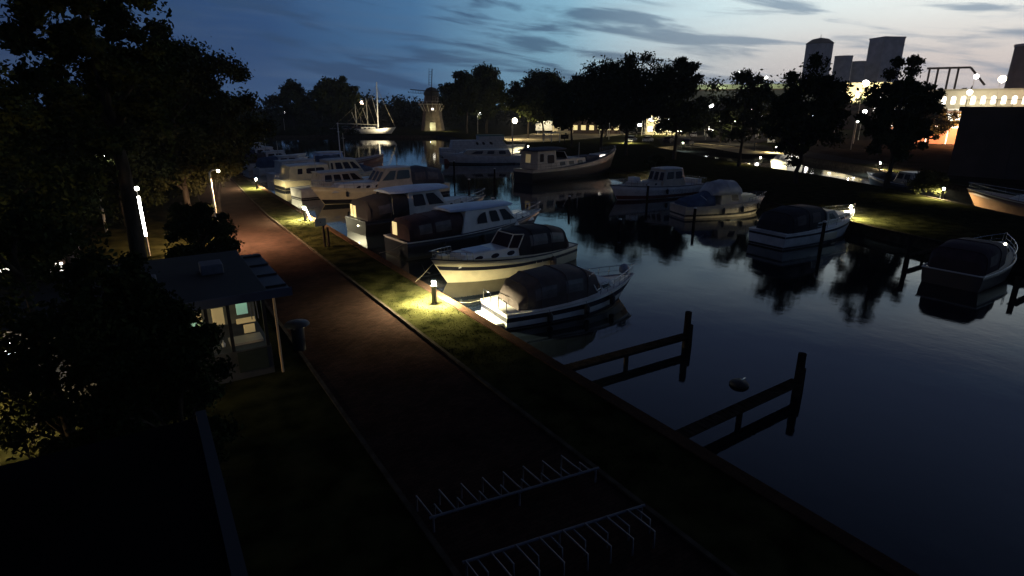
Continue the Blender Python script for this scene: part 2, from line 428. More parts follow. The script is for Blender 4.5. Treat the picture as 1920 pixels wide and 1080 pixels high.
# ------------------------------------------------------------------ boats
class Boat:
    """local axes: x forward from the stern, y to port, z up from the waterline"""
    def __init__(s, label, X, Y, deg, L, B, s0, s1, hull, rake=.7, sw=.8, tm=.4, fp=2.3, name='motor_boat', stripe=None, sf=(.62, .78), rub=GREYW, deck=DECK, cat='motor boat', group='boats moored in the marina', bul=.10, boot=None):
        s.L, s.B, s.s0, s.s1, s.rake, s.sw, s.tm, s.fp = L, B, s0, s1, rake, sw, tm, fp
        s.r = empty(name, label, cat, (X, Y, WZ), R(deg), group)
        n = 20; ts = [i / n for i in range(n)] + [.985, .999]
        fr = [(-.35, .7), (-.2, .84), (0, .93), (.35, .97), (.7, .99), (1, 1.)]
        rings = []
        for t_ in ts:
            z1 = s.sheer(t_); h = s.hb(t_)
            port = [(s.X(t_, f * z1 if f > 0 else f), h * w * (1 if t_ < .5 else 1 - (1 - w) * 1.6 * (t_ - .5) * 2), (f * z1 if f > 0 else f)) for f, w in fr]
            rings.append([(s.X(t_, -.5), 0, -.5)] + port + [(x, -y, z) for x, y, z in reversed(port)])
        b = MB(); b.loft(rings, closed=False, caps=False)
        b.loft([[q[-1], q[0]] for q in rings], closed=False, caps=False)
        b.add(rings[0], [tuple(range(len(rings[0])))])
        b.build('hull', hull, s.r)
        d = MB(); vs = []; fs = []
        for i, t_ in enumerate(ts):
            z = s.sheer(t_) - bul; h = max(0, s.hb(t_) - .02)
            vs += [(s.X(t_, z), h, z), (s.X(t_, z), 0, z + .04), (s.X(t_, z), -h, z)]
            if i: k = 3 * i; fs += [(k - 3, k, k + 1, k - 2), (k - 2, k + 1, k + 2, k - 1)]
        d.add(vs, fs).build('deck', deck, s.r)
        g = MB()
        pp = [s.P(t_, 1., 1, .01) for t_ in ts]; ps = [s.P(t_, 1., -1, .01) for t_ in ts]
        g.tube(pp, .04, 6); g.tube(ps, .04, 6); g.tube([pp[0], ps[0]], .04, 6)
        g.build('rub_rail', rub, s.r)
        if stripe: s.band(sf[0], sf[1], stripe, 'hull_stripe')
        if boot: s.band(.02, .16, boot, 'waterline_stripe')
    def sheer(s, t): return s.s0 + (s.s1 - s.s0) * max(0, (t - .2) / .8) ** 1.8
    def hb(s, t):
        if t < s.tm: k = 1 - (1 - s.sw) * ((s.tm - t) / s.tm) ** 2
        else: k = 1 - ((t - s.tm) / (1 - s.tm)) ** s.fp
        return s.B / 2 * max(0.0, k)
    def X(s, t, z): return t * s.L - s.rake * (1 - z / s.sheer(t)) * t ** 3
    def P(s, t, f, side, off=0.):
        z = s.sheer(t) * f; w = lerp(.93, 1., f ** .8); h = s.hb(t)
        return (s.X(t, z), side * (h * (w if t < .5 else 1 - (1 - w) * 1.6 * (t - .5) * 2) + off), z)
    def band(s, f0, f1, m, name):
        b = MB(); n = 24
        for sd in (1, -1):
            vs = []; fs = []
            for i in range(n + 1):
                t = min(.995, i / n); vs += [s.P(t, f0, sd, .014), s.P(t, f1, sd, .014)]
                if i: k = 2 * i; fs.append((k - 2, k, k + 1, k - 1) if sd < 0 else (k - 2, k - 1, k + 1, k))
            b.add(vs, fs)
        a0 = s.P(0, f0, 1); a1 = s.P(0, f1, 1)
        b.box(-.014, -.004, -a0[1], a0[1], a0[2], a1[2])
        b.build(name, m, s.r); return s
    def cabin(s, x0, x1, w, z0, z1, m=WHITE, rf=.4, rb=.1, tp=.85, nf=1., wins=(), front=0, back=None, frame=None, glass=GLASS, name='cabin', roof=None, roofm=None, wz=(.35, .85)):
        def S(u, v, sd):   # side wall
            xb = lerp(x0, x1, u); xt = lerp(x0 + rb, x1 - rf, u); ww = w / 2 * lerp(1, nf, u)
            return Vector((lerp(xb, xt, v), sd * ww * lerp(1, tp, v), lerp(z0, z1, v)))
        c = [S(0, 0, 1), S(1, 0, 1), S(1, 0, -1), S(0, 0, -1), S(0, 1, 1), S(1, 1, 1), S(1, 1, -1), S(0, 1, -1)]
        b = MB().add(c, [(0, 1, 2, 3), (7, 6, 5, 4), (0, 4, 5, 1), (1, 5, 6, 2), (2, 6, 7, 3), (3, 7, 4, 0)])
        cab = b.build(name, m, s.r, bevel=.05)
        def pane(pts2, fn, nrm, gm, fm):
            pts = [fn(u, v) for u, v in pts2]; cen = sum(pts, Vector()) / len(pts)
            g = MB(); n = len(pts)
            g.add([q + nrm * .004 for q in pts] + [q + nrm * .018 for q in pts], [tuple(range(n, 2 * n))] + [(i, (i + 1) % n, n + (i + 1) % n, n + i) for i in range(n)])
            w_ = g.build('window', gm, s.r)
            if fm:
                fr_ = MB(); fr_.tube([q + nrm * .015 for q in pts] + [pts[0] + nrm * .015], .022, 5); fr_.build('frame', fm, w_)
            return w_
        for sd in (1, -1):
            nrm = (S(1, 0, sd) - S(0, 0, sd)).cross(S(0, 1, sd) - S(0, 0, sd)).normalized() * (-sd)
            if nrm.y * sd < 0: nrm = -nrm
            for (u0, u1, v0, v1, sh) in wins:
                if sh == 'o': pts = [(lerp(u0, u1, .5 + .5 * math.cos(a)), lerp(v0, v1, .5 + .5 * math.sin(a))) for a in [2 * PI * k / 14 for k in range(14)]]
                elif sh == 'a': pts = [(u0, v0), (u1, v0), (u1, v1)] + [(lerp(u1, u0, math.sin(a)), lerp(v0, v1, .35 + .65 * math.cos(a))) for a in [PI / 2 * k / 6 for k in range(1, 7)]]
                elif sh == 's': pts = [(u0, v0), (u1, v0), (lerp(u0, u1, .62), v1), (u0, v1)]
                else:
                    e, f_ = (u1 - u0) * .1, (v1 - v0) * .12
                    pts = [(u0 + e, v0), (u1 - e, v0), (u1, v0 + f_), (u1, v1 - f_), (u1 - e, v1), (u0 + e, v1), (u0, v1 - f_), (u0, v0 + f_)]
                pane(pts, lambda u, v: S(u, v, sd), nrm, glass, frame)
        if front:
            def F(u, v): return S(1, v, 1).lerp(S(1, v, -1), u)
            nf_ = Vector((1, 0, rf / max(.1, z1 - z0))).normalized()
            for k in range(front):
                a, c_ = (k + .12) / front, (k + .88) / front
                pane([(a, wz[0]), (c_, wz[0]), (c_, wz[1]), (a, wz[1])], F, nf_, glass, frame)
        if back:
            def K(u, v): return S(0, v, 1).lerp(S(0, v, -1), u)
            nb = Vector((-1, 0, rb / max(.1, z1 - z0))).normalized()
            for (u0, u1, v0, v1, gm) in back: pane([(u0, v0), (u1, v0), (u1, v1), (u0, v1)], K, nb, gm, frame)
        if roof is not None: s.roof(x0 + rb - roof, x1 - rf + roof * 1.3, w * tp + .18, z1, .07, .12, roofm or m)
        return s
    def roof(s, x0, x1, w, z, th, crown, m, name='roof', taperf=.82):
        rings = []; n = 12
        for i in range(n + 1):
            u = i / n; x = lerp(x0, x1, u); e = min(1, .80 + .2 * math.sin(PI * min(1, max(.0, u * 4)) / 2)) * (1 if u < .6 else lerp(1, taperf, (u - .6) / .4)); e *= 1 if 0 < i < n else .93
            ww = w / 2 * e; c = []
            for k in range(9):
                q = -1 + 2 * k / 8; c.append((x, q * ww, z + th + crown * (1 - q * q) * (1 - .5 * (2 * u - 1) ** 2)))
            c += [(x, ww, z), (x, -ww, z)]
            rings.append(c)
        MB().loft(rings).build(name, m, s.r); return s
    def canopy(s, st, z0, m, pw=4.0, wins=(), back=None, vm=VINYL, n=14, name='canopy'):
        """st: (x, width, top z) hoops; z0 base"""
        def ring(x, w, zt, off=0.):
            o = []
            for k in range(n + 1):
                a = PI * k / n; c, s_ = math.cos(a), math.sin(a)
                o.append((x, (w / 2 + off) * math.copysign(abs(c) ** (2 / pw), c), z0 + (zt - z0 + off) * (abs(s_) ** (2 / pw))))
            return o
        can = MB().loft([ring(*q) for q in st]).build(name, m, s.r)
        for q in st[1:-1]: MB().tube(ring(*q, .012), .02, 5).build('seam', m, can)
        for (x0, x1, f0, f1) in wins:
            for sd in (1, -1):
                v = []
                def at(x, f):
                    for a, b_ in zip(st, st[1:]):
                        if a[0] <= x <= b_[0]:
                            u = (x - a[0]) / (b_[0] - a[0]); w = lerp(a[1], b_[1], u); zt = lerp(a[2], b_[2], u); break
                    zz = f; c = (1 - zz ** pw) ** (1 / pw)
                    return Vector((x, sd * (w / 2 * c + .022), z0 + (zt - z0) * zz))
                N_ = 5; vs = []; fs = []
                for i in range(N_ + 1):
                    for j in range(4): vs.append(at(lerp(x0, x1, i / N_), lerp(f0, f1, j / 3)))
                for i in range(N_):
                    for j in range(3): q = i * 4 + j; fs.append((q, q + 4, q + 5, q + 1) if sd < 0 else (q, q + 1, q + 5, q + 4))
                MB().add(vs, fs).build('window', vm, can)
        if back:
            for (y0, y1, za, zb, gm) in back:
                x = st[0][0]; MB().box(x - .03, x - .008, y0, y1, za, zb).build('window', gm, can, bevel=.01)
        return s
    def shield(s, x, w, z0, z1, lean=.5, m=GLASS, fm=GREYW):
        f = MB(); a = [(x - .5, w / 2, z0), (x, w / 2 * .7, z0), (x, -w / 2 * .7, z0), (x - .5, -w / 2, z0)]
        t = [(x - .5 - lean, w / 2 * .92, z1), (x - lean, w / 2 * .62, z1), (x - lean, -w / 2 * .62, z1), (x - .5 - lean, -w / 2 * .92, z1)]
        for q in (a, t): f.tube(q, .035, 6)
        for p_, q_ in zip(a, t): f.tube([p_, q_], .035, 6)
        fo = f.build('windshield', fm, s.r)
        g = MB()
        for i in range(3): g.add([a[i], a[i + 1], t[i + 1], t[i]], [(0, 1, 2, 3)])
        g.build('glass', m, fo); return s
    def rail(s, t0, t1, h=.55, m=STEEL, n=6, close=True, name='railing'):
        g = MB(); top = {}
        for sd in (1, -1):
            top[sd] = []
            for i in range(n + 1):
                t = lerp(t0, t1, i / n); p = Vector(s.P(min(t, .985), 1., sd, -.05)); q = p + Vector((.05, 0, h))
                g.tube([p, q], .014, 5); top[sd].append(q)
            g.tube(top[sd], .018, 5); g.tube([q - Vector((0, 0, h * .5)) for q in top[sd]], .01, 5)
        if close and t1 > .9: g.tube([top[1][-1], top[1][-1].lerp(top[-1][-1], .5) + Vector((.25, 0, .02)), top[-1][-1]], .018, 6)
        if close and t0 < .05: g.tube([top[1][0], top[-1][0]], .018, 6)
        g.build(name, m, s.r); return s
    def mast(s, x, z0, z1, r=.05, m=POLEM, rake=0., name='mast', yard=0):
        g = MB().tube([(x, 0, z0), (x - rake, 0, z1)], [r, r * .6], 8)
        if yard: g.tube([(x - rake * .8, -yard, lerp(z0, z1, .8)), (x - rake * .8, yard, lerp(z0, z1, .8))], r * .5, 6)
        g.build(name, m, s.r); return s
    def fenders(s, ts, side, m=RUBBER, r=.13, h=.5):
        for t in ts:
            x, y, z = s.P(t, .8, side, r + .02)
            MB().lathe([(.02, h / 2 + .08), (r * .5, h / 2 + .03), (r, h / 2 - .08), (r, -h / 2 + .08), (r * .5, -h / 2 + .02), (.02, -h / 2)], (x, y, z - h * .55)).tube([(x, y, z), (x, y - side * r, s.sheer(t))], .012, 4).build('fender', m, s.r)
        return s
    def ball(s, x, y, z, r, m, name='buoy'):
        MB().lathe([(r * math.sin(a), -r * math.cos(a)) for a in [PI * k / 8 + .001 for k in range(9)]], (x, y, z)).build(name, m, s.r); return s
    def box(s, name, m, *q, bevel=.02):
        MB().box(*q).build(name, m, s.r, bevel=bevel); return s
    def line(s, name, pts, r=.012, m=ROPE): MB().tube(pts, r, 5).build(name, m, s.r); return s

ST = 'boats moored with the stern or bow to the brick quay'
# --- A: small cruiser with taupe canopy, nearest
a = Boat('small off-white cruiser under a big taupe canopy, nearest boat of all, stern by the quay', 12.4, 21.0, -3, 8.1, 2.9, .72, 1.15, GREYW, rake=.9, sw=.86, stripe=NAVY, sf=(.50, .80), group=ST, boot=NAVY)
a.canopy([(.75, 1.9, 1.1), (1.15, 2.2, 1.75), (1.8, 2.4, 2.0), (3.2, 2.4, 2.1), (4.4, 2.2, 2.05), (5.1, 1.9, 1.75)], .68, TAUPE, pw=4.5, wins=[(1.5, 2.6, .35, .75), (3.1, 4.1, .38, .78)])
a.shield(5.5, 2.0, 1.0, 1.75, .45)
a.cabin(4.6, 6.7, 1.9, .75, 1.22, GREYW, rf=.5, rb=.0, tp=.82, nf=.7, wins=[(.1, .42, .3, .75, 'r'), (.52, .8, .3, .75, 'r')])
a.rail(.62, .98, .5).ball(7.55, .1, 1.45, .27, FENDW).fenders([.25, .5, .72], -1)
for q in (1, -1): MB().tube([(.05, 1.1 * q, .75), (.05, 1.1 * q, 1.25), (.05, .35 * q, 1.3), (.05, .35 * q, .8)], .025, 6).build('stern_rail', STEEL, a.r)
a.box('swim_platform', WHITE, -.45, -.02, -1.0, 1.0, .25, .31)
a.line('mooring_line', [(.1, 1.0, .8), (-.7, 1.1, .72), (-1.4, 1.2, .84)]).line('mooring_line', [(.1, -1.0, .8), (-.7, -1.1, .72), (-1.4, -1.2, .84)])
# --- B: cream hull, bow to quay
a = Boat('cream steel cruiser with black band and three portholes, bow pointing at the lit bollard', 22.6, 28.9, 187.5, 10.3, 3.3, .95, 1.50, CREAM, rake=1.0, sw=.6, stripe=NAVY, sf=(.55, .72), group=ST, rub=NAVY, tm=.42, fp=2.6)
a.cabin(4.9, 9.0, 2.1, .9, 1.55, WHITE, rf=.5, rb=-.15, tp=.88, nf=.72, wins=[(.10, .24, .35, .75, 'o'), (.38, .52, .35, .75, 'o'), (.66, .80, .35, .75, 'o')])
a.box('hatch', BLUEROOF, 6.6, 8.0, -.5, .5, 1.54, 1.63)
a.canopy([(.9, 2.2, 1.5), (1.3, 2.5, 2.15), (2.5, 2.6, 2.4), (4.0, 2.5, 2.45), (4.9, 2.2, 2.3)], .9, BLACKC, wins=[(1.5, 2.6, .4, .8), (2.9, 4.2, .4, .8)])
a.shield(5.6, 2.3, 1.5, 2.25, .5)
a.rail(.80, .98, .45).fenders([.28], 1, TAUPE, .2, .6).fenders([.55, .75], -1)
a.box('anchor_winch', CREAM, 9.25, 9.75, -.3, .3, 1.25, 1.62).line('anchor', [(10.85, 0, 1.3), (10.7, 0, .9), (10.5, .2, .8)], .03, DKMET)
a.line('mooring_line', [(10.3, .4, 1.45), (11.3, .8, 1.0), (12.0, 1.2, .85)])
# --- C: dark hull, cream deckhouse with three windows, blue roof
a = Boat('dark-hulled cruiser with white three-windowed deckhouse, pale blue roof and maroon aft canopy', 13.2, 34.7, 7, 12.6, 3.7, 1.15, 1.75, DARKH, rake=1.1, sw=.85, group=ST, rub=GREYW, boot=BLACKH)
a.cabin(4.2, 9.3, 2.95, 1.1, 2.62, WHITE, rf=1.0, rb=.45, tp=.86, wins=[(.25, .44, .36, .86, 'a'), (.51, .69, .36, .88, 'r'), (.75, .98, .36, .88, 's')], front=3, frame=GREYW)
a.roof(3.6, 8.9, 2.75, 2.62, .08, .16, BLUEROOF)
a.cabin(8.8, 11.4, 2.4, 1.15, 1.80, WHITE, rf=.5, rb=0, tp=.82, nf=.6, wins=[(.12, .22, .35, .7, 'o'), (.5, .6, .35, .7, 'o')])
a.canopy([(.35, 2.5, 2.15), (.6, 2.8, 2.4), (2.0, 2.9, 2.5), (3.4, 2.85, 2.58), (4.5, 2.6, 2.60)], 1.12, MAROON, wins=[(1.0, 1.9, .3, .75), (2.2, 3.4, .3, .75)], back=[(.35, .95, 1.30, 2.15, WIN_Y)])
a.rail(.66, .98, .6).fenders([.2, .45, .7], -1)
a.box('transom_rail', WHITE, -.08, .02, -1.3, 1.3, 1.08, 1.18)
a.line('antenna', [(.6, 1.2, 2.5), (.55, 1.2, 3.7)], .02, STEEL).line('mooring_line', [(.1, -1.3, 1.2), (-1.0, -1.5, .9), (-2.0, -1.6, .85)])
a.line('spotlight_arm', [(9.6, .6, 1.8), (9.2, .5, 2.9)], .025, STEEL)
# --- D
a = Boat('black-hulled cruiser with two lit stern windows and a curved pale roof over tall side windows', 13.3, 43.2, 9, 12.8, 3.8, 1.1, 1.7, BLACKH, rake=1.1, sw=.86, group=ST, rub=NAVY)
a.canopy([(.3, 2.9, 2.0), (.5, 3.2, 2.5), (2.2, 3.3, 2.75), (3.9, 3.1, 2.8)], 1.05, BLACKC, wins=[(1.2, 2.4, .3, .7)], back=[(.85, 1.2, 1.2, 2.1, WIN_Y), (.35, .75, 1.15, 2.05, WIN_Y)])
a.cabin(3.9, 7.9, 3.0, 1.1, 2.9, GREYW, rf=1.0, rb=.1, tp=.86, wins=[(.12, .45, .35, .88, 'r'), (.52, .93, .35, .88, 's')], front=3, frame=GREYW)
a.roof(2.4, 8.0, 3.3, 2.9, .09, .26, BLUEROOF)
a.cabin(7.6, 11.4, 2.6, 1.1, 1.8, GREYW, rf=.6, rb=0, tp=.8, nf=.55, wins=[(.15, .25, .35, .7, 'o'), (.5, .6, .35, .7, 'o')])
a.rail(.64, .98, .6).fenders([.3, .6], -1)
a.box('stern_light', LWARM, -.06, 0, -.5, -.42, .62, .70, bevel=0)
# --- E
a = Boat('cream yacht with bow on the quay by the leaning lamp and tall framed windshield', 28.8, 60.0, 187, 15.2, 4.0, 1.15, 1.85, CREAM, rake=1.3, sw=.8, stripe=NAVY, sf=(.15, .28), group=ST, rub=CREAM, boot=BLACKH)
a.cabin(7.5, 13.4, 3.0, 1.15, 1.95, GREYW, rf=1.0, rb=-.1, tp=.84, nf=.6, wins=[(.18, .26, .3, .65, 'o'), (.36, .44, .3, .65, 'o'), (.54, .62, .3, .65, 'o')])
a.cabin(4.6, 8.9, 3.0, 1.2, 3.15, BROWNW, rf=1.3, rb=.1, tp=.82, wins=[(.06, .52, .42, .9, 'r'), (.57, .95, .42, .9, 's')], front=3, frame=BROWNW, glass=GLASSG, roof=.15, roofm=GREYW)
a.canopy([(.6, 2.9, 2.2), (1.0, 3.2, 2.8), (3.0, 3.3, 3.15), (4.7, 2.9, 3.1)], 1.1, SLATECAN, wins=[(1.5, 2.8, .35, .75), (3.1, 4.3, .35, .75)])
a.rail(.62, .98, .6).fenders([.35, .6, .8], 1).mast(5.6, 3.2, 4.6, .04)
# --- F
a = Boat('grey cabin cruiser with four upright side windows under a light flat roof', 13.6, 64.0, 9, 11.5, 3.4, 1.0, 1.5, GREYW, rake=1.0, sw=.85, group=ST, boot=NAVY)
a.cabin(2.2, 7.6, 2.8, 1.0, 2.5, BROWNW, rf=.9, rb=.3, tp=.86, wins=[(.08, .26, .4, .88, 'r'), (.30, .48, .4, .88, 'r'), (.52, .70, .4, .88, 'r'), (.74, .95, .4, .88, 's')], front=3, frame=GREYW, roof=.25, roofm=DECK)
a.cabin(7.2, 10.2, 2.3, 1.0, 1.6, WHITE, rf=.6, rb=0, tp=.8, nf=.55)
a.rail(.6, .98, .55).mast(2.4, 1.0, 4.4, .05, yard=.4)
# --- G
a = Boat('long cream motor yacht with two-step deckhouse and a row of dark windows', 13.6, 72.2, 8, 14.5, 4.1, 1.15, 1.8, CREAM, rake=1.2, sw=.9, group=ST, boot=BLACKH, stripe=BLACKH, sf=(.1, .35))
a.cabin(.6, 5.6, 3.3, 1.15, 2.65, CREAM, rf=.1, rb=.3, tp=.88, wins=[(.2, .32, .4, .82, 'r'), (.42, .88, .4, .82, 'r')], back=[(.2, .45, .4, .8, WIN_A)], roof=.12, roofm=GREYW)
a.cabin(5.6, 10.4, 3.2, 1.15, 3.05, CREAM, rf=1.3, rb=.1, tp=.86, wins=[(.05, .13, .42, .88, 'r'), (.2, .42, .42, .88, 'r'), (.47, .68, .42, .88, 'r'), (.73, .95, .42, .88, 's')], front=3, frame=CREAM, roof=.15, roofm=DECK)
a.canopy([(9.6, 2.4, 2.2), (10.2, 2.4, 2.4), (11.6, 2.0, 1.9)], 1.3, BLUECAN)
a.rail(.6, .98, .6).mast(8.4, 3.1, 6.2, .06, yard=.5)
# --- H blue canvas boat with mast, behind G
a = Boat('slate-canvassed cruiser with white mast behind the long cream yacht', 14.2, 80.6, 8, 13.2, 3.8, 1.0, 1.6, WHITE, rake=1.0, sw=.85, group=ST)
a.cabin(1.0, 6.0, 3.0, 1.0, 2.5, GREYW, rf=.6, rb=.2, tp=.86, wins=[(.1, .4, .4, .85, 'r'), (.5, .9, .4, .85, 's')], front=2, roof=.25, roofm=DECK)
a.canopy([(6.0, 2.9, 2.1), (6.6, 3.1, 2.9), (9.2, 3.0, 2.9), (10.2, 2.5, 2.2)], 1.1, BLUECAN)
a.mast(9.8, 1.2, 7.2, .09, WHITE, yard=.3).rail(.7, .98, .55)
# --- I orange bow
a = Boat('rust-orange tug-like hull with high rounded bow at the outer end of the far row', 19.0, 84.5, 4, 12.5, 4.2, 1.5, 2.5, ORANGE, rake=.4, sw=.8, fp=3.4, group=ST, rub=BROWNW)
a.cabin(2.0, 6.0, 2.8, 1.5, 3.1, BLUEROOF, rf=.4, rb=.3, tp=.88, wins=[(.15, .45, .45, .85, 'r'), (.55, .88, .45, .85, 'r')], front=3, roof=.2, roofm=GREYW)
a.rail(.75, .98, .4)
# --- far row
for k, (x, y, L_, hull, can, lab) in enumerate([
        (14.0, 90, 11, WHITE, BLUECAN, 'white cruiser with blue canvas hood, first beyond the rust-orange hull'),
        (13.8, 98, 10, GREYW, TAUPE, 'pale grey cruiser with taupe hood in the middle of the far row'),
        (13.6, 106, 12, WHITE, SLATECAN, 'white cruiser with dark slate hood and raised deckhouse near the far row end'),
        (13.8, 116, 10, DARKH, TAUPE, 'dark blue boat with pale cabin, last of the far row')]):
    a = Boat(lab, x, y, 8, L_, 3.4, 1.0, 1.5, hull, rake=.9, sw=.85, group=ST)
    a.cabin(2.8, 6.6, 2.6, 1.0, 2.4 + .15 * k, GREYW, rf=.8, rb=.2, tp=.85, wins=[(.1, .42, .4, .85, 'r'), (.5, .92, .4, .85, 's')], front=2, roof=.15, roofm=DECK)
    a.canopy([(.4, 2.3, 1.8), (.8, 2.6, 2.3), (2.9, 2.6, 2.5)], 1.0, can)
    a.mast(3.4, 2.4, 4.6 + .4 * (k % 2), .05, yard=.3)

MG = 'boats moored along the middle and far side of the basin'
# --- P1, P2 centre far
a = Boat('white saloon cruiser with green-striped flybridge and three portholes, furthest in the middle group', 50.5, 105.5, -18, 17.5, 4.6, 1.5, 2.1, DECK, rake=1.3, sw=.9, group=MG, boot=BLACKH, name='motor_yacht')
a.cabin(2.0, 13.5, 3.6, 1.5, 3.0, DECK, rf=1.2, rb=.3, tp=.88, nf=.8, wins=[(.44, .49, .4, .8, 'o'), (.56, .61, .4, .8, 'o'), (.70, .76, .4, .8, 'o')])
a.box('flybridge', DECK, 7.5, 12.6, -1.5, 1.5, 3.02, 3.75).box('flybridge_stripe', GREENS, 7.45, 12.65, -1.53, 1.53, 3.76, 3.95)
a.rail(.05, .98, .6)
a = Boat('pale grey motor yacht with low white stern and tall mast in the middle group', 57.0, 84.5, 155, 15.0, 4.3, 1.3, 1.9, DECK, rake=1.2, sw=.9, group=MG, boot=BLACKH, name='motor_yacht')
a.cabin(3.0, 11.5, 3.2, 1.3, 2.35, BROWNW, rf=1.0, rb=.3, tp=.86, nf=.7, wins=[(.1, .25, .35, .8, 'r'), (.35, .5, .35, .8, 'r'), (.6, .85, .35, .8, 's')], front=2)
a.mast(2.6, 1.3, 6.5, .13, POLEM, yard=.6).rail(.05, .98, .6)
a.box('stern_lamp', LWHITE, .3, .6, -1.2, -.9, 1.95, 2.12, bevel=0)
a = Boat('low maroon-sided boat in front of the pale motor yachts', 44.5, 91.5, -28, 9.5, 3.0, .9, 1.3, REDB, rake=.9, sw=.85, group=MG)
a.cabin(2.4, 6.6, 2.2, .9, 1.8, GREYW, rf=.6, rb=.2, tp=.85, nf=.8, wins=[(.2, .45, .35, .8, 'r'), (.55, .8, .35, .8, 'r')], front=2)
# --- K barge
a = Boat('big black converted barge with beige deckhouse and open canopied wheelhouse', 41.0, 61.8, 12, 19.8, 4.6, 1.7, 3.3, BLACKH, rake=1.6, sw=.72, tm=.45, fp=2.8, group=MG, rub=BROWNW, name='barge', cat='barge', bul=.3)
a.band(.80, .98, BROWNW, 'bulwark_band')
a.cabin(1.0, 4.8, 3.2, 1.5, 3.9, BROWNW, rf=.2, rb=.2, tp=.92, wins=[(.10, .32, .45, .88, 'r'), (.5, .88, .35, .8, 'r')], front=3, back=[(.3, .6, .4, .85, WIN_A)], frame=GREYW)
a.roof(.4, 6.8, 3.6, 3.95, .1, .3, SLATECAN, 'canopy_roof')
a.cabin(4.8, 11.0, 3.2, 1.5, 2.7, BROWNW, rf=.3, rb=.0, tp=.9, wins=[(.1, .28, .35, .75, 'r'), (.4, .58, .35, .75, 'r'), (.7, .88, .35, .75, 'r')], front=2)
a.shield(7.6, 2.8, 2.7, 3.6, .6).box('hatch_cover', SLATECAN, 11.2, 14.2, -1.3, 1.3, 1.7, 2.75)
a.cabin(14.4, 17.3, 2.0, 1.9, 2.85, WHITE, rf=.3, rb=.1, tp=.88, nf=.8, wins=[(.08, .92, .2, .85, 'r')], glass=WIN_W, name='lit_foredeck_cabin')
a.rail(.02, .30, .7).rail(.88, .985, .6).mast(11.1, 2.5, 4.6, .06)
# --- L
a = Boat('pale cruiser with aft wheelhouse and reddish waterline moored below the small bank bollard', 53.0, 44.3, 177, 12.4, 3.5, 1.15, 1.6, GREYW, rake=1.0, sw=.85, group=MG, stripe=REDB, sf=(.05, .30), rub=NAVY)
a.cabin(3.0, 6.4, 2.7, 1.15, 2.9, BROWNW, rf=.5, rb=.4, tp=.84, wins=[(.1, .46, .42, .88, 'r'), (.54, .9, .42, .88, 'r')], front=3, frame=GREYW, roof=.15, roofm=GREYW)
a.cabin(6.4, 10.4, 2.4, 1.15, 1.75, BROWNW, rf=.6, rb=0, tp=.85, nf=.6, wins=[(.15, .22, .35, .7, 'o'), (.45, .52, .35, .7, 'o')])
a.box('deck_box', WHITE, 8.8, 9.7, -.45, .45, 1.7, 2.25).box('stern_bench', WHITE, .4, 1.0, -1.1, 1.1, 1.15, 1.65)
a.rail(.0, .2, .6).rail(.68, .98, .55).fenders([.5], 1)
# --- M
a = Boat('rounded beige cruiser with domed grey-blue wheelhouse and blue tarpaulin, bow to the grass bank', 39.6, 34.9, -17, 8.9, 3.1, 1.0, 1.45, BROWNW, rake=.7, sw=.85, fp=3.4, group=MG, stripe=BLACKH, sf=(.18, .34), rub=BROWNW)
a.cabin(3.5, 5.9, 2.4, 1.0, 2.5, BROWNW, rf=.6, rb=.2, tp=.86, wins=[(.5, .82, .25, .6, 'r')], front=2)
a.canopy([(2.7, 2.3, 2.2), (3.1, 2.5, 2.9), (4.2, 2.5, 3.1), (5.3, 2.3, 3.0), (5.7, 2.1, 2.6)], 1.9, mat('pale_dome', (.44, .43, .42), .5, vary=.15, scale=2), pw=2.4, name='dome')
a.canopy([(.3, 2.2, 1.4), (.6, 2.4, 1.6), (2.0, 2.5, 1.9), (3.0, 2.4, 2.3)], .98, BLUECAN, pw=2.2, name='tarpaulin')
a.cabin(5.7, 7.8, 2.2, 1.1, 1.75, CREAM, rf=.4, rb=0, tp=.85, nf=.75)
a.rail(.7, .98, .4).fenders([.40, .62, .85], -1).line('boat_hook', [(1.6, -.9, 1.95), (2.0, -1.3, 1.55)], .03, WHITE)
# --- N
a = Boat('white cruiser with dark blue canopy, its bow right against the bank bollard', 36.0, 23.6, -1, 10.6, 3.4, 1.05, 1.6, GREYW, rake=1.0, sw=.85, group=MG, stripe=NAVY, sf=(.72, .86), boot=NAVY)
a.canopy([(.5, 2.5, 1.7), (.9, 2.7, 2.3), (2.6, 2.8, 2.55), (4.6, 2.6, 2.5), (5.2, 2.3, 2.3)], 1.05, BLACKC, wins=[(1.3, 2.2, .35, .8), (3.0, 4.0, .35, .8)], vm=TAUPE)
a.cabin(5.0, 7.2, 2.5, 1.1, 2.15, BROWNW, rf=1.1, rb=.1, tp=.85, wins=[(.2, .7, .4, .85, 's')], front=2, frame=BROWNW)
a.cabin(6.6, 9.4, 2.2, 1.1, 1.65, BROWNW, rf=.4, rb=.0, tp=.85, nf=.6, wins=[(.15, .5, .3, .8, 'r'), (.6, .9, .3, .8, 'r')])
a.rail(.30, .98, .5).box('hull_panel', CREAM, 3.9, 5.6, -1.75, -1.69, .25, .75)
# --- O
a = Boat('beige boat with dark boxy aft canopy beside the wooden jetty at the right edge', 35.9, 12.4, 4, 8.4, 3.1, .85, 1.35, BROWNH2, rake=.9, sw=.9, group=MG)
a.canopy([(.2, 2.3, 1.5), (.5, 2.6, 2.0), (2.4, 2.7, 2.2), (3.9, 2.5, 2.1)], .85, MAROON, pw=5, wins=[(.9, 2.0, .3, .75)], vm=TAUPE)
a.cabin(4.0, 6.8, 2.3, .95, 1.75, BROWNW, rf=.9, rb=.1, tp=.85, nf=.75, wins=[(.15, .45, .35, .8, 'r'), (.55, .85, .35, .8, 's')], front=2, frame=GREYW)
a.rail(.5, .98, .55).ball(4.6, -.9, 1.9, .07, LWARM, 'deck_lamp')
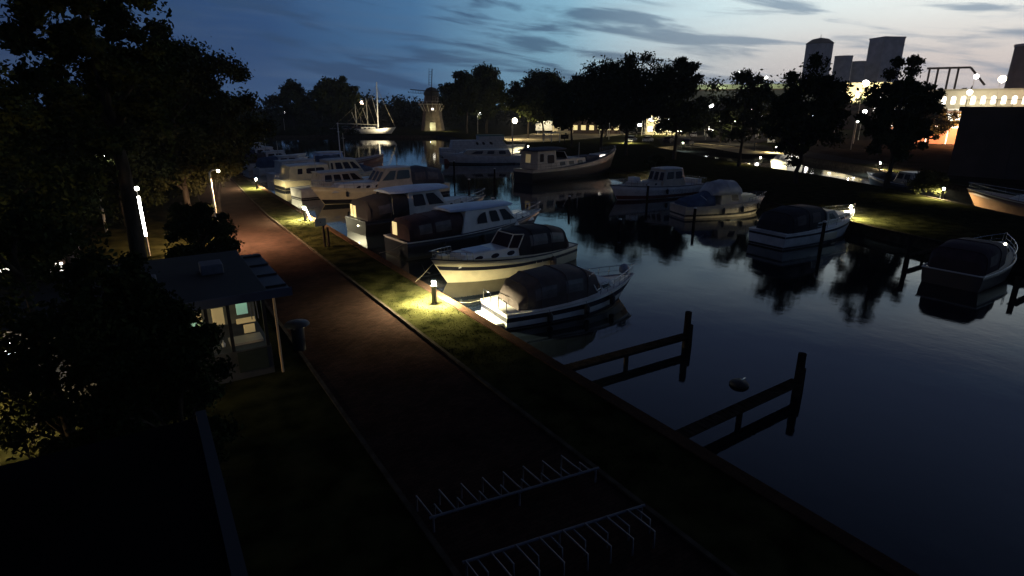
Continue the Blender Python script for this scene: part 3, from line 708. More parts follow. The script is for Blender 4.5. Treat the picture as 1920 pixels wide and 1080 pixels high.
# --- canal side boats
CG = 'boats on the narrow canal beyond the grass bank'
a = Boat('varnished brown sloop hull with cream cabin lit by the bollard at the canal edge', 63.2, 8.5, 79, 15.0, 3.6, 1.15, 1.9, BROWNH, rake=1.3, sw=.7, group=CG, rub=CREAM, name='sailing_boat', cat='sailing boat')
a.cabin(4.5, 11.5, 2.3, 1.15, 1.9, WHITE, rf=1.0, rb=.2, tp=.85, nf=.6, wins=[(.2, .28, .35, .7, 'o'), (.42, .5, .35, .7, 'o'), (.64, .72, .35, .7, 'o')])
a.mast(8.2, 1.9, 5.0, .08, POLEM).rail(.0, .98, .6)
a = Boat('dark open boat with pale wheelhouse lying in the canal between the two big bank trees', 72.0, 28.6, 62, 10.5, 3.2, 1.0, 1.5, DARKH, rake=1., sw=.85, group=CG)
a.cabin(1.5, 4.2, 2.4, 1.0, 2.3, BROWNW, rf=.4, rb=.2, tp=.85, wins=[(.1, .45, .4, .85, 'r'), (.55, .9, .4, .85, 'r')], front=2)
a.canopy([(4.4, 2.2, 1.5), (6.5, 2.2, 1.9), (8.6, 1.6, 1.6)], 1.0, BLACKC, pw=2.2)
a = Boat('white covered boats shape with three arched hoops, floodlit at the canal bank', 82.5, 51.0, 60, 7.6, 2.8, .9, 1.2, WHITE, rake=.8, sw=.85, group=CG)
a.r['label'] = 'white boat under a pale hooped cover, floodlit on the canal bank'
a.canopy([(.3, 2.2, 1.3), (.9, 2.4, 2.3), (1.8, 2.3, 1.5), (2.7, 2.4, 2.4), (3.7, 2.3, 1.55), (4.6, 2.3, 2.2), (5.6, 1.9, 1.5), (6.6, 1.2, 1.35)], .9, WHITE, pw=2.6)
light('POINT', (-.8, -.4, 3.0), 500, (1, .93, .8), a.r, .15)

# ------------------------------------------------------------------ sailing barges far away
SG = 'sailing boats beyond the far end of the basin'
for (x, y, dg, L_, mh, lean, hull, lab) in [
        (61.6, 196.0, -35, 15, 16.0, -.5, WHITE, 'floodlit white sailing boat with the tallest mast, left of the windmill'),
        (60.4, 202.5, -35, 12, 11.0, 0, BROWNH, 'dim sailing boat with a shorter mast just behind the floodlit one'),
        (57.5, 205.5, -35, 12, 9.2, 0, DARKH, 'dark sailing boat with thin mast beside the pink street lamp')]:
    a = Boat(lab, x, y, dg, L_, 3.8, 1.2, 1.9, hull, rake=1.5, sw=.6, group=SG, name='sailing_boat', cat='sailing boat')
    a.r.location.z = 0.15
    a.cabin(3.5, 8.5, 2.3, 1.1, 1.9, hull, rf=.5, rb=.2, tp=.85, nf=.8, wins=[(.2, .35, .3, .7, 'r'), (.5, .65, .3, .7, 'r')])
    a.mast(9.0, 1.2, mh, .22, WHITE if hull is WHITE else POLEM, rake=lean)
    a.line('boom', [(8.8, 0, 2.6), (2.0, 0, 2.9)], .14, POLEM)
    a.line('gaff', [(9.0, 0, mh * .30), (7.6, 0, mh * .72)], .10, POLEM)
    a.line('forestay', [(9.2, 0, mh * .93), (14.8 * L_ / 15, 0, 1.8)], .07, ROPE)
    a.line('backstay', [(9.2, 0, mh * .93), (.4, 0, 1.4)], .03, ROPE)
    if hull is WHITE: light('SPOT', (13.0, -6.0, .8), 4000, (1, .85, .55), a.r, .3, 100, target=(-.6, .8, .75))
# ------------------------------------------------------------------ bollard lamps
def bollard(x, y, label, power=150, lean=0, z=0, group='low bollard lamps along the banks', col=(1, .90, .55)):
    r = empty('bollard_lamp', label, 'bollard lamp', (x, y, z), 0, group)
    MB().lathe([(.115, 0), (.115, .80), (.13, .82), (.13, .85)]).build('post', DKMET, r)
    MB().lathe([(.16, .005), (.16, .03), (.10, .035)]).build('base_plate', DKMET, r)
    MB().lathe([(.08, .855), (.085, .87), (.085, 1.03), (.08, 1.05)]).build('lamp_head', LHEAD, r)
    light('AREA', (0, 0, 1.08), power * 8, col, r, .25)
    r['label'] = label
    MB().lathe([(.15, 1.09), (.15, 1.13), (.06, 1.16)]).build('cap', DKMET, r)
    return r
bollard(10.3, 22.7, 'bollard lamp nearest the camera, in a yellow light pool beside the cream boat bow', 520)
b2 = bollard(10.35, 46.4, 'doubled bollard lamp, second along the quay, just behind the small signboard', 420)
MB().tube([(.35, -.35, 0), (.08, -.12, .98)], .05, 8).build('leaning_tube', LWARM, b2)
bollard(10.5, 68.2, 'bollard lamp furthest along the brick path, under the dark trees', 300)
bollard(65.9, 97.5, 'bollard lamp rising behind the black barge wheelhouse', 200)
bollard(53.9, 51.8, 'bollard lamp on the far bank above the pale cruiser with aft wheelhouse', 260)
bollard(46.9, 23.8, 'bollard lamp on the grass bank at the bow of the dark blue canopied cruiser', 380)
bollard(64.8, 24.6, 'bollard lamp at the canal edge beside the brown sloop', 240)
bollard(81.2, 56.0, 'bollard lamp just left of the white hooped boat on the canal bank', 300)
bollard(87.5, 41.5, 'bollard lamp alone on the far canal side before the rough field', 380)
bollard(101.5, 107.0, 'bollard lamp on the lawn left of the parked cars, behind the tree trunks', 500)
bollard(100.5, 88.6, 'bollard lamp on the lawn tip, right of the parked cars', 400)

# ------------------------------------------------------------------ jetties and mooring poles
def jetty(label, a, b, ph=1.6, n=2):
    a = Vector((*a, -.28)); b = Vector((*b, -.28)); r = empty('finger_jetty', label, 'jetty', (a.x, a.y, 0), 0, 'narrow wooden finger jetties')
    o = Vector((a.x, a.y, 0)); A = a - o; B = b - o; d = (B - A).normalized(); s_ = Vector((-d.y, d.x, 0))
    m = MB(); L_ = (B - A).length; k = int(L_ / .2)
    for i in range(k):
        c = A + d * (i + .5) * L_ / k; m.beam(c - s_ * .22, c + s_ * .22, .17, .04)
    m.build('deck_planks', WOOD, r)
    MB().beam(A + Vector((0, 0, -.10)), B + Vector((0, 0, -.10)), .14, .16).build('beam', WOOD, r)
    for i in range(1, n):
        c = A + d * L_ * i / n; MB().tube([(c.x, c.y, -2.2), (c.x, c.y, -.36)], .09, 8).build('pile', WOOD, r)
    MB().tube([(B.x, B.y, -2.2), (B.x, B.y, ph - .28)], [.15, .13], 10).build('mooring_post', WOOD, r)
    MB().tube([(B.x + .3, B.y + .05, -2.2), (B.x + .25, B.y + .05, .1)], [.12, .11], 10).build('pile', WOOD, r)
    return r
jetty('nearer-left finger jetty with one tall end post, right of the small taupe-canopied cruiser', (11.2, 14.6), (17.5, 14.4), 1.0)
jetty('nearest finger jetty with end post, lowest in the view beside the floating buoy', (11.2, 9.4), (17.5, 9.6), 1.0)
jetty('finger jetty from the grass bank in front of the boxy-canopied boat', (43.2, 15.9), (38.9, 15.9), 1.2)
jetty('finger jetty at the right edge, running behind the boxy-canopied boat', (42.4, 10.0), (37.0, 9.9), .5)
def pole(x, y, label, h=1.4, lean=.05):
    o = MB().tube([(0, 0, -1.6), (lean, 0, h)], [.13, .11], 10).build('mooring_pole', WOOD, loc=(x, y, WZ))
    MB().lathe([(.125, 0), (.13, .08), (.02, .12)], (lean, 0, h - .02)).build('pole_cap', GREYW, o)
    tag(o, label, 'mooring pole', 'mooring poles standing in the water')
pole(42.6, 41.6, 'mooring pole standing before the pale cruiser with aft wheelhouse', 1.8)
pole(37.2, 31.0, 'mooring pole between the beige domed cruiser and the blue canopied one', 1.5)
pole(38.3, 21.0, 'mooring pole beside the hull of the blue canopied cruiser', 1.9)
pole(33.4, 42.6, 'lone mooring pole in open water mid basin', 1.3, .12)
pole(24.8, 42.0, 'mooring pole off the bow of the blue-roofed cruiser', 1.9)
pole(28.2, 52.5, 'mooring pole off the bow of the black-hulled cruiser', 2.2)
pole(27.8, 41.5, 'mooring pole right of the blue-roofed cruiser bow, leaning a little', 1.2, .25)
pole(35.4, 70.0, 'mooring pole at the outer end of the far row', 2.4)
pole(36.9, 62.0, 'mooring pole just off the stern of the black barge', 2.0)
pole(31.0, 33.0, 'short mooring pole right of the cream cruiser stern', .9)
b_ = MB().lathe([(.02, -.15), (.28, -.05), (.34, .05), (.26, .14), (.05, .18)]).build('mooring_buoy', RUBBER, loc=(16.5, 11.1, WZ))
MB().tube([(.1, 0, .15), (.3, .0, .2), (.36, .05, .1)], .02, 6).build('ring', STEEL, b_)
tag(b_, 'dark round mooring buoy floating between the two nearest finger jetties', 'buoy')

# ------------------------------------------------------------------ street lamps
def street_lamp(x, y, h, label, power=600, head=LWHITE, col=(1, .93, .82), r_=.3, arm=(.9, 0), pm=POLEM, z=0, thing='street_lamp', pr=.07, group='street lamps on poles', down=True):
    r = empty(thing, label, 'street lamp', (x, y, z), 0, group)
    MB().tube([(0, 0, 0), (0, 0, h * .5), (0, 0, h)], [pr * 1.4, pr, pr * .7], 8).build('pole', pm, r)
    ax, ay = arm
    MB().tube([(0, 0, h), (ax * .3, ay * .3, h + .12), (ax, ay, h + .15)], .04, 6).build('arm', pm, r)
    MB().lathe([(r_ * math.sin(PI * q / 8) + .002, -r_ * math.cos(PI * q / 8)) for q in range(9)], (ax, ay, h + .05), 14).build('lamp_head', head, r)  # far heads oversized: bloom around the lamp is built into the globe
    if power: light('POINT', (ax, ay, h - r_ - .1), power, col, r, .2)
    return r
street_lamp(3.55, 39.7, 4.7, 'lit cream lamp post at the left edge of the brick path behind the kiosk', 0, LWARM, (1, .7, .4), .09, (.5, .1))
light('SPOT', (.5, .1, 4.5), 7000, (1, .63, .36), None, .1, 168, name='path_lamp', target=(.12, .2, -1), blend=1.)
bpy.data.objects['path_lamp'].parent = bpy.data.objects['street_lamp']
lc = empty('glowing_lamp_post', 'tall white lamp post, its lit pole set glowing, glimpsed through the big left tree', 'lamp post', (-.3, 39.8, 0))
MB().lathe([(.06, 0), (.06, 1.2)]).build('post', POLEM, lc); MB().lathe([(.07, 1.2), (.07, 3.55)]).build('glowing_pole', LWHITE, lc); MB().lathe([(.09, 3.9), (.12, 4.0), (.09, 4.1)]).build('lamp_head', LWHITE, lc)  # lamplight on the pole is put into a glowing material
MB().tube([(0, 0, 3.5), (-.05, 0, 4.0)], .03, 6).build('stem', POLEM, lc)
street_lamp(-2.6, 48.4, 5.3, 'white street lamp seen through the crown of the big left tree', 60, r_=.16)
street_lamp(-4.9, 33.0, 3.6, 'low white street lamp at the far left edge among leaves', 60, r_=.14)
street_lamp(71.6, 216.0, 9.8, 'pinkish street lamp left of the floodlit sailing boat', 800, LPINK, (1, .7, .55), .65)
street_lamp(86.0, 135.0, 4.9, 'very bright street lamp on the paved square, right of the windmill', 2600, LWARM, (1, .85, .55), .66, pr=.1)
street_lamp(108, 121, 10.4, 'white street lamp above the lawn between the middle trees', 400, r_=.48)
street_lamp(133, 129.5, 9.4, 'white street lamp behind the widest middle tree', 450, r_=.55)
street_lamp(130, 107, 8.8, 'very bright street lamp between the middle tree and the ragged one', 400, r_=.6)
street_lamp(150, 114.5, 17.4, 'tall floodlight mast in front of the ragged tree top', 400, r_=.8)
street_lamp(157, 110.5, 16.4, 'smaller high floodlight right of the tall one', 600, r_=.5)
street_lamp(146.5, 76.5, 13.7, 'bright lamp just above the cream facade', 600, r_=.7)
street_lamp(138, 100, 7.4, 'bright orange-white street lamp left of the big round bank tree', 400, LPINK, (1, .75, .5), .62)
street_lamp(208, 77.5, 16.8, 'white lamp on a mast left of the brightest floodlight', 900, r_=.65)
street_lamp(212, 72.5, 16.0, 'brightest floodlight mast at the upper right over the factory', 1000, LYEL, (1, .88, .65), .95)
street_lamp(210, 79, 12.5, 'lower white lamp right above the arched factory windows', 900, r_=.7)
street_lamp(214, 60.5, 10.6, 'orange-glowing yard lamp over the dark block at the right edge', 1500, LPINK, (1, .6, .38), 1.0)
street_lamp(203, 48.0, 11.2, 'white yard lamp at the extreme right edge', 500, r_=.7)
street_lamp(125, 65.6, 5.6, 'small dim lamp under the left bank trees crown', 200, r_=.22)
street_lamp(96.5, 172.5, 6.2, 'small white lamp under the broad tree right of the windmill', 250, r_=.55)
street_lamp(118, 90, 5.4, 'street lamp hidden in the trees lighting the cream quay across the canal', 1600, LWARM, (1, .88, .6), .25)
street_lamp(48.7, 236, 6.5, 'tiny white lamp in the dark woods at the left', 0, r_=.45)
bollard(104.5, 69.0, 'bollard lamp glowing white at the far side of the canal', 200)
for k, (x, y, z, s_) in enumerate(sorted([(122, 141, 4.5, .3), (136, 136, 6.5, .4), (139, 122, 7.2, .45), (150, 124, 3.8, .35), (147, 103, 5.6, .5), (152, 95, 6.0, .55), (149, 89.5, 6.0, .5), (160, 94, 9.2, .5), (170, 100, 6, .6), (156, 112, 5.5, .45), (118, 133, 3.4, .4), (128, 131, 3.2, .5), (133, 134, 8.0, .6), (140, 130, 4.0, .5), (144, 118, 3.6, .6), (153, 108, 4.2, .5), (160, 103, 4.4, .6), (166, 97, 5.5, .6), (172, 103, 8.5, .7), (158, 88, 5.8, .6), (163, 84, 7.2, .5)], key=lambda q: q[0] / q[1])):
    street_lamp(x, y, z, 'small lamp glimpsed through the trees, number of several in the shopping street beyond', 0, LWHITE if k % 3 else LYEL, r_=s_, group='small lamps behind the trees')['label'] = ['first', 'second', 'third', 'fourth', 'fifth', 'sixth', 'seventh', 'eighth', 'ninth', 'tenth', 'eleventh', 'twelfth', 'thirteenth', 'fourteenth', 'fifteenth', 'sixteenth', 'seventeenth', 'eighteenth', 'nineteenth', 'twentieth', 'twenty-first'][k] + ' small lamp glimpsed behind the lawn trees, counting from the left'

# ------------------------------------------------------------------ kiosk beside the path
kx0, kx1, ky0, ky1 = -4.5, 2.75, 19.1, 24.6
k = empty('kiosk', 'low flat-roofed kiosk beside the brick path with lit windows and an overhanging roof', 'kiosk', (0, 0, 0))
MB().box(kx0, kx1, ky0 + .02, ky1, 0, 1.0).build('wall', mat('dark_cladding', (.05, .05, .05), .7, vary=.3, scale=2), k)
MB().box(kx0, kx1, ky0 + 2.8, ky1, 1.003, 2.75).build('back_wall', mat('interior_wall', (.10, .10, .08), .8, vary=.2, scale=1), k)
MB().box(kx0 - .6, 2.78, ky0 - .5, ky1 + .4, 2.78, 3.0).build('roof', mat('roof_felt', (.010, .011, .013), .8, vary=.3, scale=1), k, bevel=.03)
MB().box(kx0 - .62, 3.5, ky0 - .53, ky0 - .505, 2.74, 3.02).build('fascia', mat('blue_fascia', (.035, .045, .08), .5, vary=.15, scale=1), k)
MB().box(2.79, 3.48, ky0 - .4, ky1 - .3, 2.80, 2.92).build('awning', mat('glass_awning', (.02, .024, .028), .45, vary=.2, scale=1), k)
for i in range(4): MB().box(2.82, 3.46, ky0 + .1 + i * 1.5, ky0 + .18 + i * 1.5, 2.925, 2.98).build('awning_rib', DKMET, k)
MB().tube([(2.98, ky0 - .1, 0), (2.98, ky0 - .1, 2.78)], .04, 8).build('awning_post', mat('orange_lit_post', (.5, .34, .2), .5), k)  # orange lamplight on the post is put into its colour
for x in (kx0 + .05, -2.5, -.55, 1.0, 1.62, 2.66): MB().box(x - .05, x + .05, ky0, ky0 + .1, 1.003, 2.77).build('mullion', DKMET, k)
for (x0, x1, z0, z1, m, nm) in [(.78, .95, 1.2, 2.0, WIN_A, 'picture'), (1.25, 1.6, 1.5, 2.1, WIN_A, 'menu_board'), (2.0, 2.35, 1.75, 2.3, WIN_G, 'screen'), (1.95, 2.55, 1.42, 1.60, WIN_A, 'counter_light'), (2.15, 2.5, 1.05, 1.35, WIN_A, 'poster'), (.5, .95, 1.55, 1.75, WIN_G, 'lamp_strip'), (0.15, .40, 1.62, 1.70, WIN_G, 'lamp_strip')]:
    MB().box(x0, x1, ky0 + 1.4, ky0 + 1.46, z0, z1).build(nm, m, k, bevel=.01)
for i in range(3): MB().tube([(2.40 + i * .1, ky0 + 1.0, 1.65), (2.38 + i * .1, ky0 + 1.0, 2.5)], .018, 6).build('curtain_strip', GALV, k)
MB().box(1.6, 2.6, ky0 + .5, ky0 + 1.2, 1.0, 1.08).build('counter', BROWNW, k)
for i, (x, z) in enumerate([(.1, 1.3), (.22, 1.42), (.45, 1.3), (.62, 1.36), (1.3, 1.2), (1.4, 1.3), (1.05, 1.45), (.3, 1.3)]):
    MB().lathe([(.05, 0), (.06, .1), (.02, .16), (.02, .22)], (x, ky0 + .6, z - .28)).build('bottle', [WHITE, GLASSG, DECK][i % 3], k)
MB().box(1.7, 2.6, ky0 - .02, ky0 + .012, .25, .95).build('lower_panel', GLASSG, k)
light('POINT', (2.2, ky0 + 1.3, 2.4), 1.4, (.7, 1., .75), k, .1); light('POINT', (.6, ky0 + 1.3, 2.4), 2, (.9, 1., .85), k, .1)
for i, x in enumerate((-.8, 1.2)): MB().box(x, x + .7, 20.5 + i, 21.3 + i, 3.003, 3.35).build('roof_vent', GALV, k, bevel=.04)
# litter bin and sign
g = empty('litter_bin', 'dark litter bin with a wide round lid beside the kiosk awning on the path', 'litter bin', (3.9, 20.6, 0))
MB().lathe([(.22, 0), (.24, .85), (.22, .9)]).build('body', DKMET, g); MB().lathe([(.45, .98), (.40, 1.06), (.1, 1.12)]).build('lid', DKMET, g); MB().lathe([(.04, .88), (.04, .99)]).build('stem', DKMET, g)
g = empty('signboard', 'small pale signboard on a dark post at the grass edge beside the second bollard lamp', 'sign', (9.2, 36.6, 0), R(8))
MB().box(-.06, .06, -.06, .06, 0, 1.62).build('post', WOOD, g, bevel=.01); MB().box(-.55, .16, -.10, -.065, 1.35, 1.85).build('panel', mat('pale_sign', (.40, .38, .28), .6, vary=.1, scale=3), g, bevel=.01)
MB().lathe([(.03, 0), (.03, .01)], (0, 0, 0)).build('emblem', DKMET, g).matrix_basis = Matrix.Translation((-.2, -.112, 1.6)) @ Matrix.Rotation(PI / 2, 4, 'X')
MB().box(.20, .32, -.06, .06, 0, 1.2).build('second_post', WOOD, g, bevel=.01)
# bike racks
def rack(label, a, b, dirv, n=8):
    A = Vector((*a, 0)); B = Vector((*b, 0)); r = empty('bicycle_rack', label, 'bicycle rack', (a[0], a[1], 0), 0, 'bicycle racks near the camera')
    D = B - A; z = .38
    MB().tube([(0, 0, z), (D.x, D.y, z)], .03, 8).build('rail', GALV, r)
    for t in (.02, .5, .98): MB().tube([(D.x * t, D.y * t, 0), (D.x * t, D.y * t, z)], .025, 6).build('foot', GALV, r)
    for i in range(n):
        for q, ln, zz in ((0, .78, z + .02), (.45, .40, z - .02)):
            t = (i + .12 + q) / n; p = Vector((D.x * t, D.y * t, zz)); e = p + Vector(dirv) * ln
            MB().tube([p, e, e + Vector((0, 0, -zz))], .022, 6).build('wheel_arm', GALV, r)
rack('bicycle rack further from the camera, arms pointing away up the path', (3.9, 9.3), (8.0, 8.75), (-.02, 1, 0))
rack('bicycle rack nearest the camera, arms pointing toward the bottom of the view', (3.9, 7.85), (7.95, 7.2), (.02, -1, 0))
# annex roof lower left
an = empty('flat_roofed_annex', 'dark flat-roofed annex filling the lower left corner below the camera', 'building', (0, 0, 0))
MB().box(-14, .05, -3, 8.9, 0, 3.85).build('wall', mat('dark_render', (.035, .033, .03), .9, vary=.3, scale=2), an)
MB().box(-14.2, .25, -3.2, 9.1, 3.853, 4.0).build('roof', mat('bitumen', (.006, .006, .007), .9, vary=.3, scale=.6), an)
MB().box(.12, .26, -3.2, 9.12, 4.003, 4.09).build('roof_trim', mat('zinc_trim', (.010, .010, .011), .6), an)
for (x, y) in ((-2.6, 8.0), (-2.3, 7.4)): MB().box(x, x + .22, y, y + .2, 4.003, 4.1).build('vent', GALV, an)
# lit things behind the left foliage
g = empty('pavilion', 'low pavilion with lit white windows half hidden behind the left tree leaves', 'building', (0, 0, 0))
MB().box(-14, -3.2, 31.2, 36, 0, 2.6).build('wall', mat('brick_wall', (.12, .07, .05), .9, vary=.3, scale=3), g)
MB().box(-14.3, -2.9, 30.7, 36.3, 2.603, 2.8).build('roof', MATS['roof_felt'], g)
for x in (-7.2, -5.9, -4.6): MB().box(x, x + 1.1, 31.14, 31.19, .9, 2.0).build('window', WIN_W, g)
g = empty('globe_lamp', 'round globe lamp on a short post behind leaves at the lower left edge', 'street lamp', (-4.0, 19.3, 0))
MB().lathe([(.06, 0), (.05, 1.9)]).build('post', DKMET, g); MB().lathe([(.4 * math.sin(PI * q / 8) + .001, -.4 * math.cos(PI * q / 8)) for q in range(9)], (0, 0, 2.25)).build('globe', LWHITE, g)
light('POINT', (.2, -1.2, 1.5), 220, (1, .78, .42), g, .2); light('POINT', (-.7, -3.0, 2.4), 330, (1, .74, .38), g, .2)
# ------------------------------------------------------------------ windmill
w = empty('windmill', 'old tower windmill with a lit gallery and long sails beyond the basin', 'windmill', (94.5, 203, 0), R(-25))
MB().lathe([(4.4, 0), (3.6, 5), (3.1, 9.3), (2.6, 12.3)], n=8, smooth=False).build('tower', mat('mill_brick', (.14, .10, .07), .85, vary=.3, scale=1), w)
MB().lathe([(2.6, 12.3), (2.9, 12.6), (2.7, 13.6), (1.7, 14.9), (.3, 15.3)], n=12).build('cap', mat('mill_cap', (.07, .06, .05), .85, vary=.3, scale=1), w)
gl = MB().lathe([(5.0, 9.25), (5.0, 9.5)], n=16, smooth=False).build('gallery', BROWNW, w)
g = MB()
for i in range(16):
    a = 2 * PI * i / 16; c = (4.9 * math.cos(a), 4.9 * math.sin(a)); g.tube([(*c, 9.5), (*c, 10.4)], .06, 5)
    c2 = (4.9 * math.cos(a + PI / 8), 4.9 * math.sin(a + PI / 8)); g.tube([(*c, 10.4), (*c2, 10.4)], .05, 5); g.tube([(4.6 * math.cos(a), 4.6 * math.sin(a), 9.3), (3.2 * math.cos(a), 3.2 * math.sin(a), 6.8)], .09, 5)
g.build('railing', BROWNW, gl)
MB().box(-.5, .5, -3.55, -3.3, 7.3, 8.0).build('window', WIN_W, w); MB().box(-1.0, 1.0, -4.35, -4.0, .2, 3.0).build('door', BROWNW, w)
MB().tube([(0, -1.5, 13.6), (0, -3.6, 13.8)], .3, 8).build('shaft', BARK, w)
for i in range(4):
    a = R(-4 + 90 * i); d = Vector((math.cos(a), 0, math.sin(a))); s_ = Vector((-d.z, 0, d.x)); c = Vector((0, -3.6, 13.8)); m = MB()
    Ls = 7.6
    m.beam(c, c + d * Ls, .28, .28); m.beam(c + d * 2 + s_ * 1.1, c + d * Ls + s_ * 1.1, .12, .12); m.beam(c + d * 2 + s_ * .75, c + d * Ls + s_ * .75, .07, .07)
    for q in range(6): m.beam(c + d * (2 + q * .9), c + d * (2 + q * .9) + s_ * 1.1, .09, .09)
    m.build('sail', BARK, w)
light('SPOT', (3, -8, .5), 350, (1, .9, .6), w, .3, 70, target=(-.3, .6, 1)); light('POINT', (-1.0, -6.5, 1.4), 300, (.95, 1., .6), w, .2)
light('POINT', (5, -7.5, 1.2), 500, (1, .9, .5), w, .2)
# ------------------------------------------------------------------ buildings behind
def block(name, label, cat_, x, y, rz, w, d, h, m, rows=(), wm_=WIN_W, dark=GLASS, roofm=None, over=.4, ww=1., wh=1.3, gap=2.4, lit=1.0, seed=1, roofh=0., group=None, arch=False, frame=None, z0=0):
    """front is -y; rows = sill heights"""
    r = empty(name, label, cat_, (x, y, z0), R(rz), group); rnd = random.Random(seed)
    MB().box(-w / 2, w / 2, 0, d, 0, h).build('wall', m, r)
    if roofh:
        MB().add([(-w / 2 - over, -over, h), (w / 2 + over, -over, h), (w / 2 + over, d + over, h), (-w / 2 - over, d + over, h), (-w / 2 + roofh, d / 2, h + roofh), (w / 2 - roofh, d / 2, h + roofh)],
                 [(0, 3, 2, 1), (0, 1, 5, 4), (1, 2, 5), (2, 3, 4, 5), (3, 0, 4)]).build('roof', roofm or ASPH, r)
    else: MB().box(-w / 2 - over, w / 2 + over, -over, d + over, h + .003, h + .5).build('roof', roofm or ASPH, r)
    n = max(1, int((w - 1) / gap))
    for z in rows:
        for i in range(n):
            cx = -w / 2 + (i + .5) * w / n; mm = wm_ if rnd.random() < lit else dark
            if arch:
                pts = [(cx - ww / 2, z), (cx + ww / 2, z)] + [(cx + ww / 2 * math.cos(a), z + wh - ww / 2 + ww / 2 * math.sin(a)) for a in [PI * q / 6 for q in range(7)]]
                b = MB(); k = len(pts); b.add([(px, -.12, pz) for px, pz in pts] + [(px, -.02, pz) for px, pz in pts], [tuple(range(k))] + [(q, (q + 1) % k, k + (q + 1) % k, k + q) for q in range(k)])
                wo_ = b.build('window', mm, r)
            else: wo_ = MB().box(cx - ww / 2, cx + ww / 2, -.08, -.01, z, z + wh).build('window', mm, r)
            if frame:
                MB().tube([(cx - ww / 2, -.1, z), (cx + ww / 2, -.1, z), (cx + ww / 2, -.1, z + wh), (cx - ww / 2, -.1, z + wh), (cx - ww / 2, -.1, z)], .07, 4).build('frame', frame, wo_)
    return r
def aim(x, y): return -math.degrees(math.atan2(x, y))      # front turned toward the marina
CONC = mat('grey_concrete', (.50, .46, .45), .9, vary=.2, scale=.15)
CREAMW = mat('cream_render', (.55, .48, .30), .85, vary=.15, scale=.3)
DARKB = mat('dark_brown_brick', (.07, .045, .035), .9, vary=.3, scale=.3)
SHED = mat('pale_green_cladding', (.45, .50, .34), .7, vary=.1, scale=.1)
SALMON = mat('salmon_shutter', (.55, .28, .17), .7, vary=.12, scale=.3)
# dark block on the far quay with railing along its top
db = block('warehouse_block', 'big dark brown block with a railed flat roof at the right edge', 'building', 91.3, 19.3, -78, 29, 12, 8.0, DARKB, roofm=DARKB, over=.25)
g = MB()
for i in range(20): x = -14.2 + i * 1.49; g.tube([(x, .1, 8.5), (x, .1, 9.3)], .03, 5)
g.tube([(-14.3, .1, 9.3), (14.3, .1, 9.3)], .03, 5); g.build('railing', DKMET, db)
for x in (-9, -3, 3, 9): MB().box(x - .15, x + .15, -.12, -.01, 0, 7.9).build('pilaster', DARKB, db)
MB().box(-4.0, 1.0, -.1, -.02, 0, 4.5).build('door', MATS['dark_render'], db)
# salmon shutters lit orange
sb = block('garage_row', 'low garage row with salmon roller doors lit orange, left of the dark block', 'building', 163, 64, aim(163, 64), 24, 8, 4.3, SALMON, roofm=CREAMW, over=.9)
for i in range(6): MB().box(-11.4 + i * 4, -8.0 + i * 4, -.1, -.01, 0, 3.4).build('roller_door', SALMON, sb); MB().box(-11.75 + i * 4, -11.65 + i * 4, -.2, -.01, 0, 3.7).build('post', WIN_W, sb)
MB().box(-11.9, 11.9, -.35, -.12, 3.75, 4.1).build('strip_light', WIN_W, sb)
light('POINT', (2, -7, 4.5), 6000, (1, .5, .26), sb, .5); light('POINT', (5, -16, 6.5), 9000, (1, .45, .22), sb, .5)
# canopy + factory with arched windows
cp = block('loading_canopy', 'brilliantly lit white canopy roof above the salmon roller doors', 'canopy', 190, 74, aim(190, 74), 17, 8, 6.8, CREAMW, roofm=WHITE, over=.6)
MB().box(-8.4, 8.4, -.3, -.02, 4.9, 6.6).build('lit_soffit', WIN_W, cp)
fa = block('factory', 'long factory hall with a row of lit arched windows at the right edge', 'building', 222, 74, aim(222, 74), 66, 20, 13.2, mat('factory_wall', (.38, .36, .27), .8, vary=.15, scale=.2), rows=(9.3,), ww=1.1, wh=2.3, gap=2.4, arch=True, roofm=mat('factory_roof', (.22, .21, .15), .7, vary=.1, scale=.3))
light('POINT', (-8, -6, 10), 900, (1, .9, .65), fa, .5); light('POINT', (14, -8, 9), 2200, (1, .72, .5), fa, .5)
MB().box(-33, 33, -4.5, -.15, 7.4, 7.9).build('lower_roof', WHITE, fa)
# cream classical facade
cf = block('town_house', 'cream classical house front with pilastered windows between the two big bank trees', 'building', 247, 136, aim(247, 136), 36, 14, 17.2, CREAMW, rows=(10.5,), wm_=BROWNW, ww=2.2, wh=4.6, gap=4.6, lit=1, roofm=CREAMW, over=.5, frame=WHITE)
light('POINT', (9.5, -6.5, 13.5), 7000, (1, .9, .6), cf, .2); light('POINT', (2, -7, 12.2), 5000, (1, .9, .6), cf, .2)
lo = block('arcade', 'low dark arcade with bright strip lights below the cream house', 'building', 236, 131, aim(236, 131), 44, 5, 9.0, DARKB, rows=(7.0,), wm_=WIN_W, ww=2.6, wh=1.2, gap=3.4, lit=.6, seed=4)
# long pale green shed roofline
sh = block('retail_shed', 'long shed with pale green lit fascia behind the ragged tree', 'building', 196, 148, aim(196, 148), 64, 20, 14.4, mat('dark_cladding2', (.03, .03, .035), .8, vary=.2, scale=.3), roofm=DARKB, over=.1)
MB().box(-32, 32, -.5, -.12, 14.9, 16.6).build('fascia', SHED, sh)
for x in (-24, -8, 8, 24): light('POINT', (x, -5, 14.2), 900, (.9, 1., .65), sh, .3)
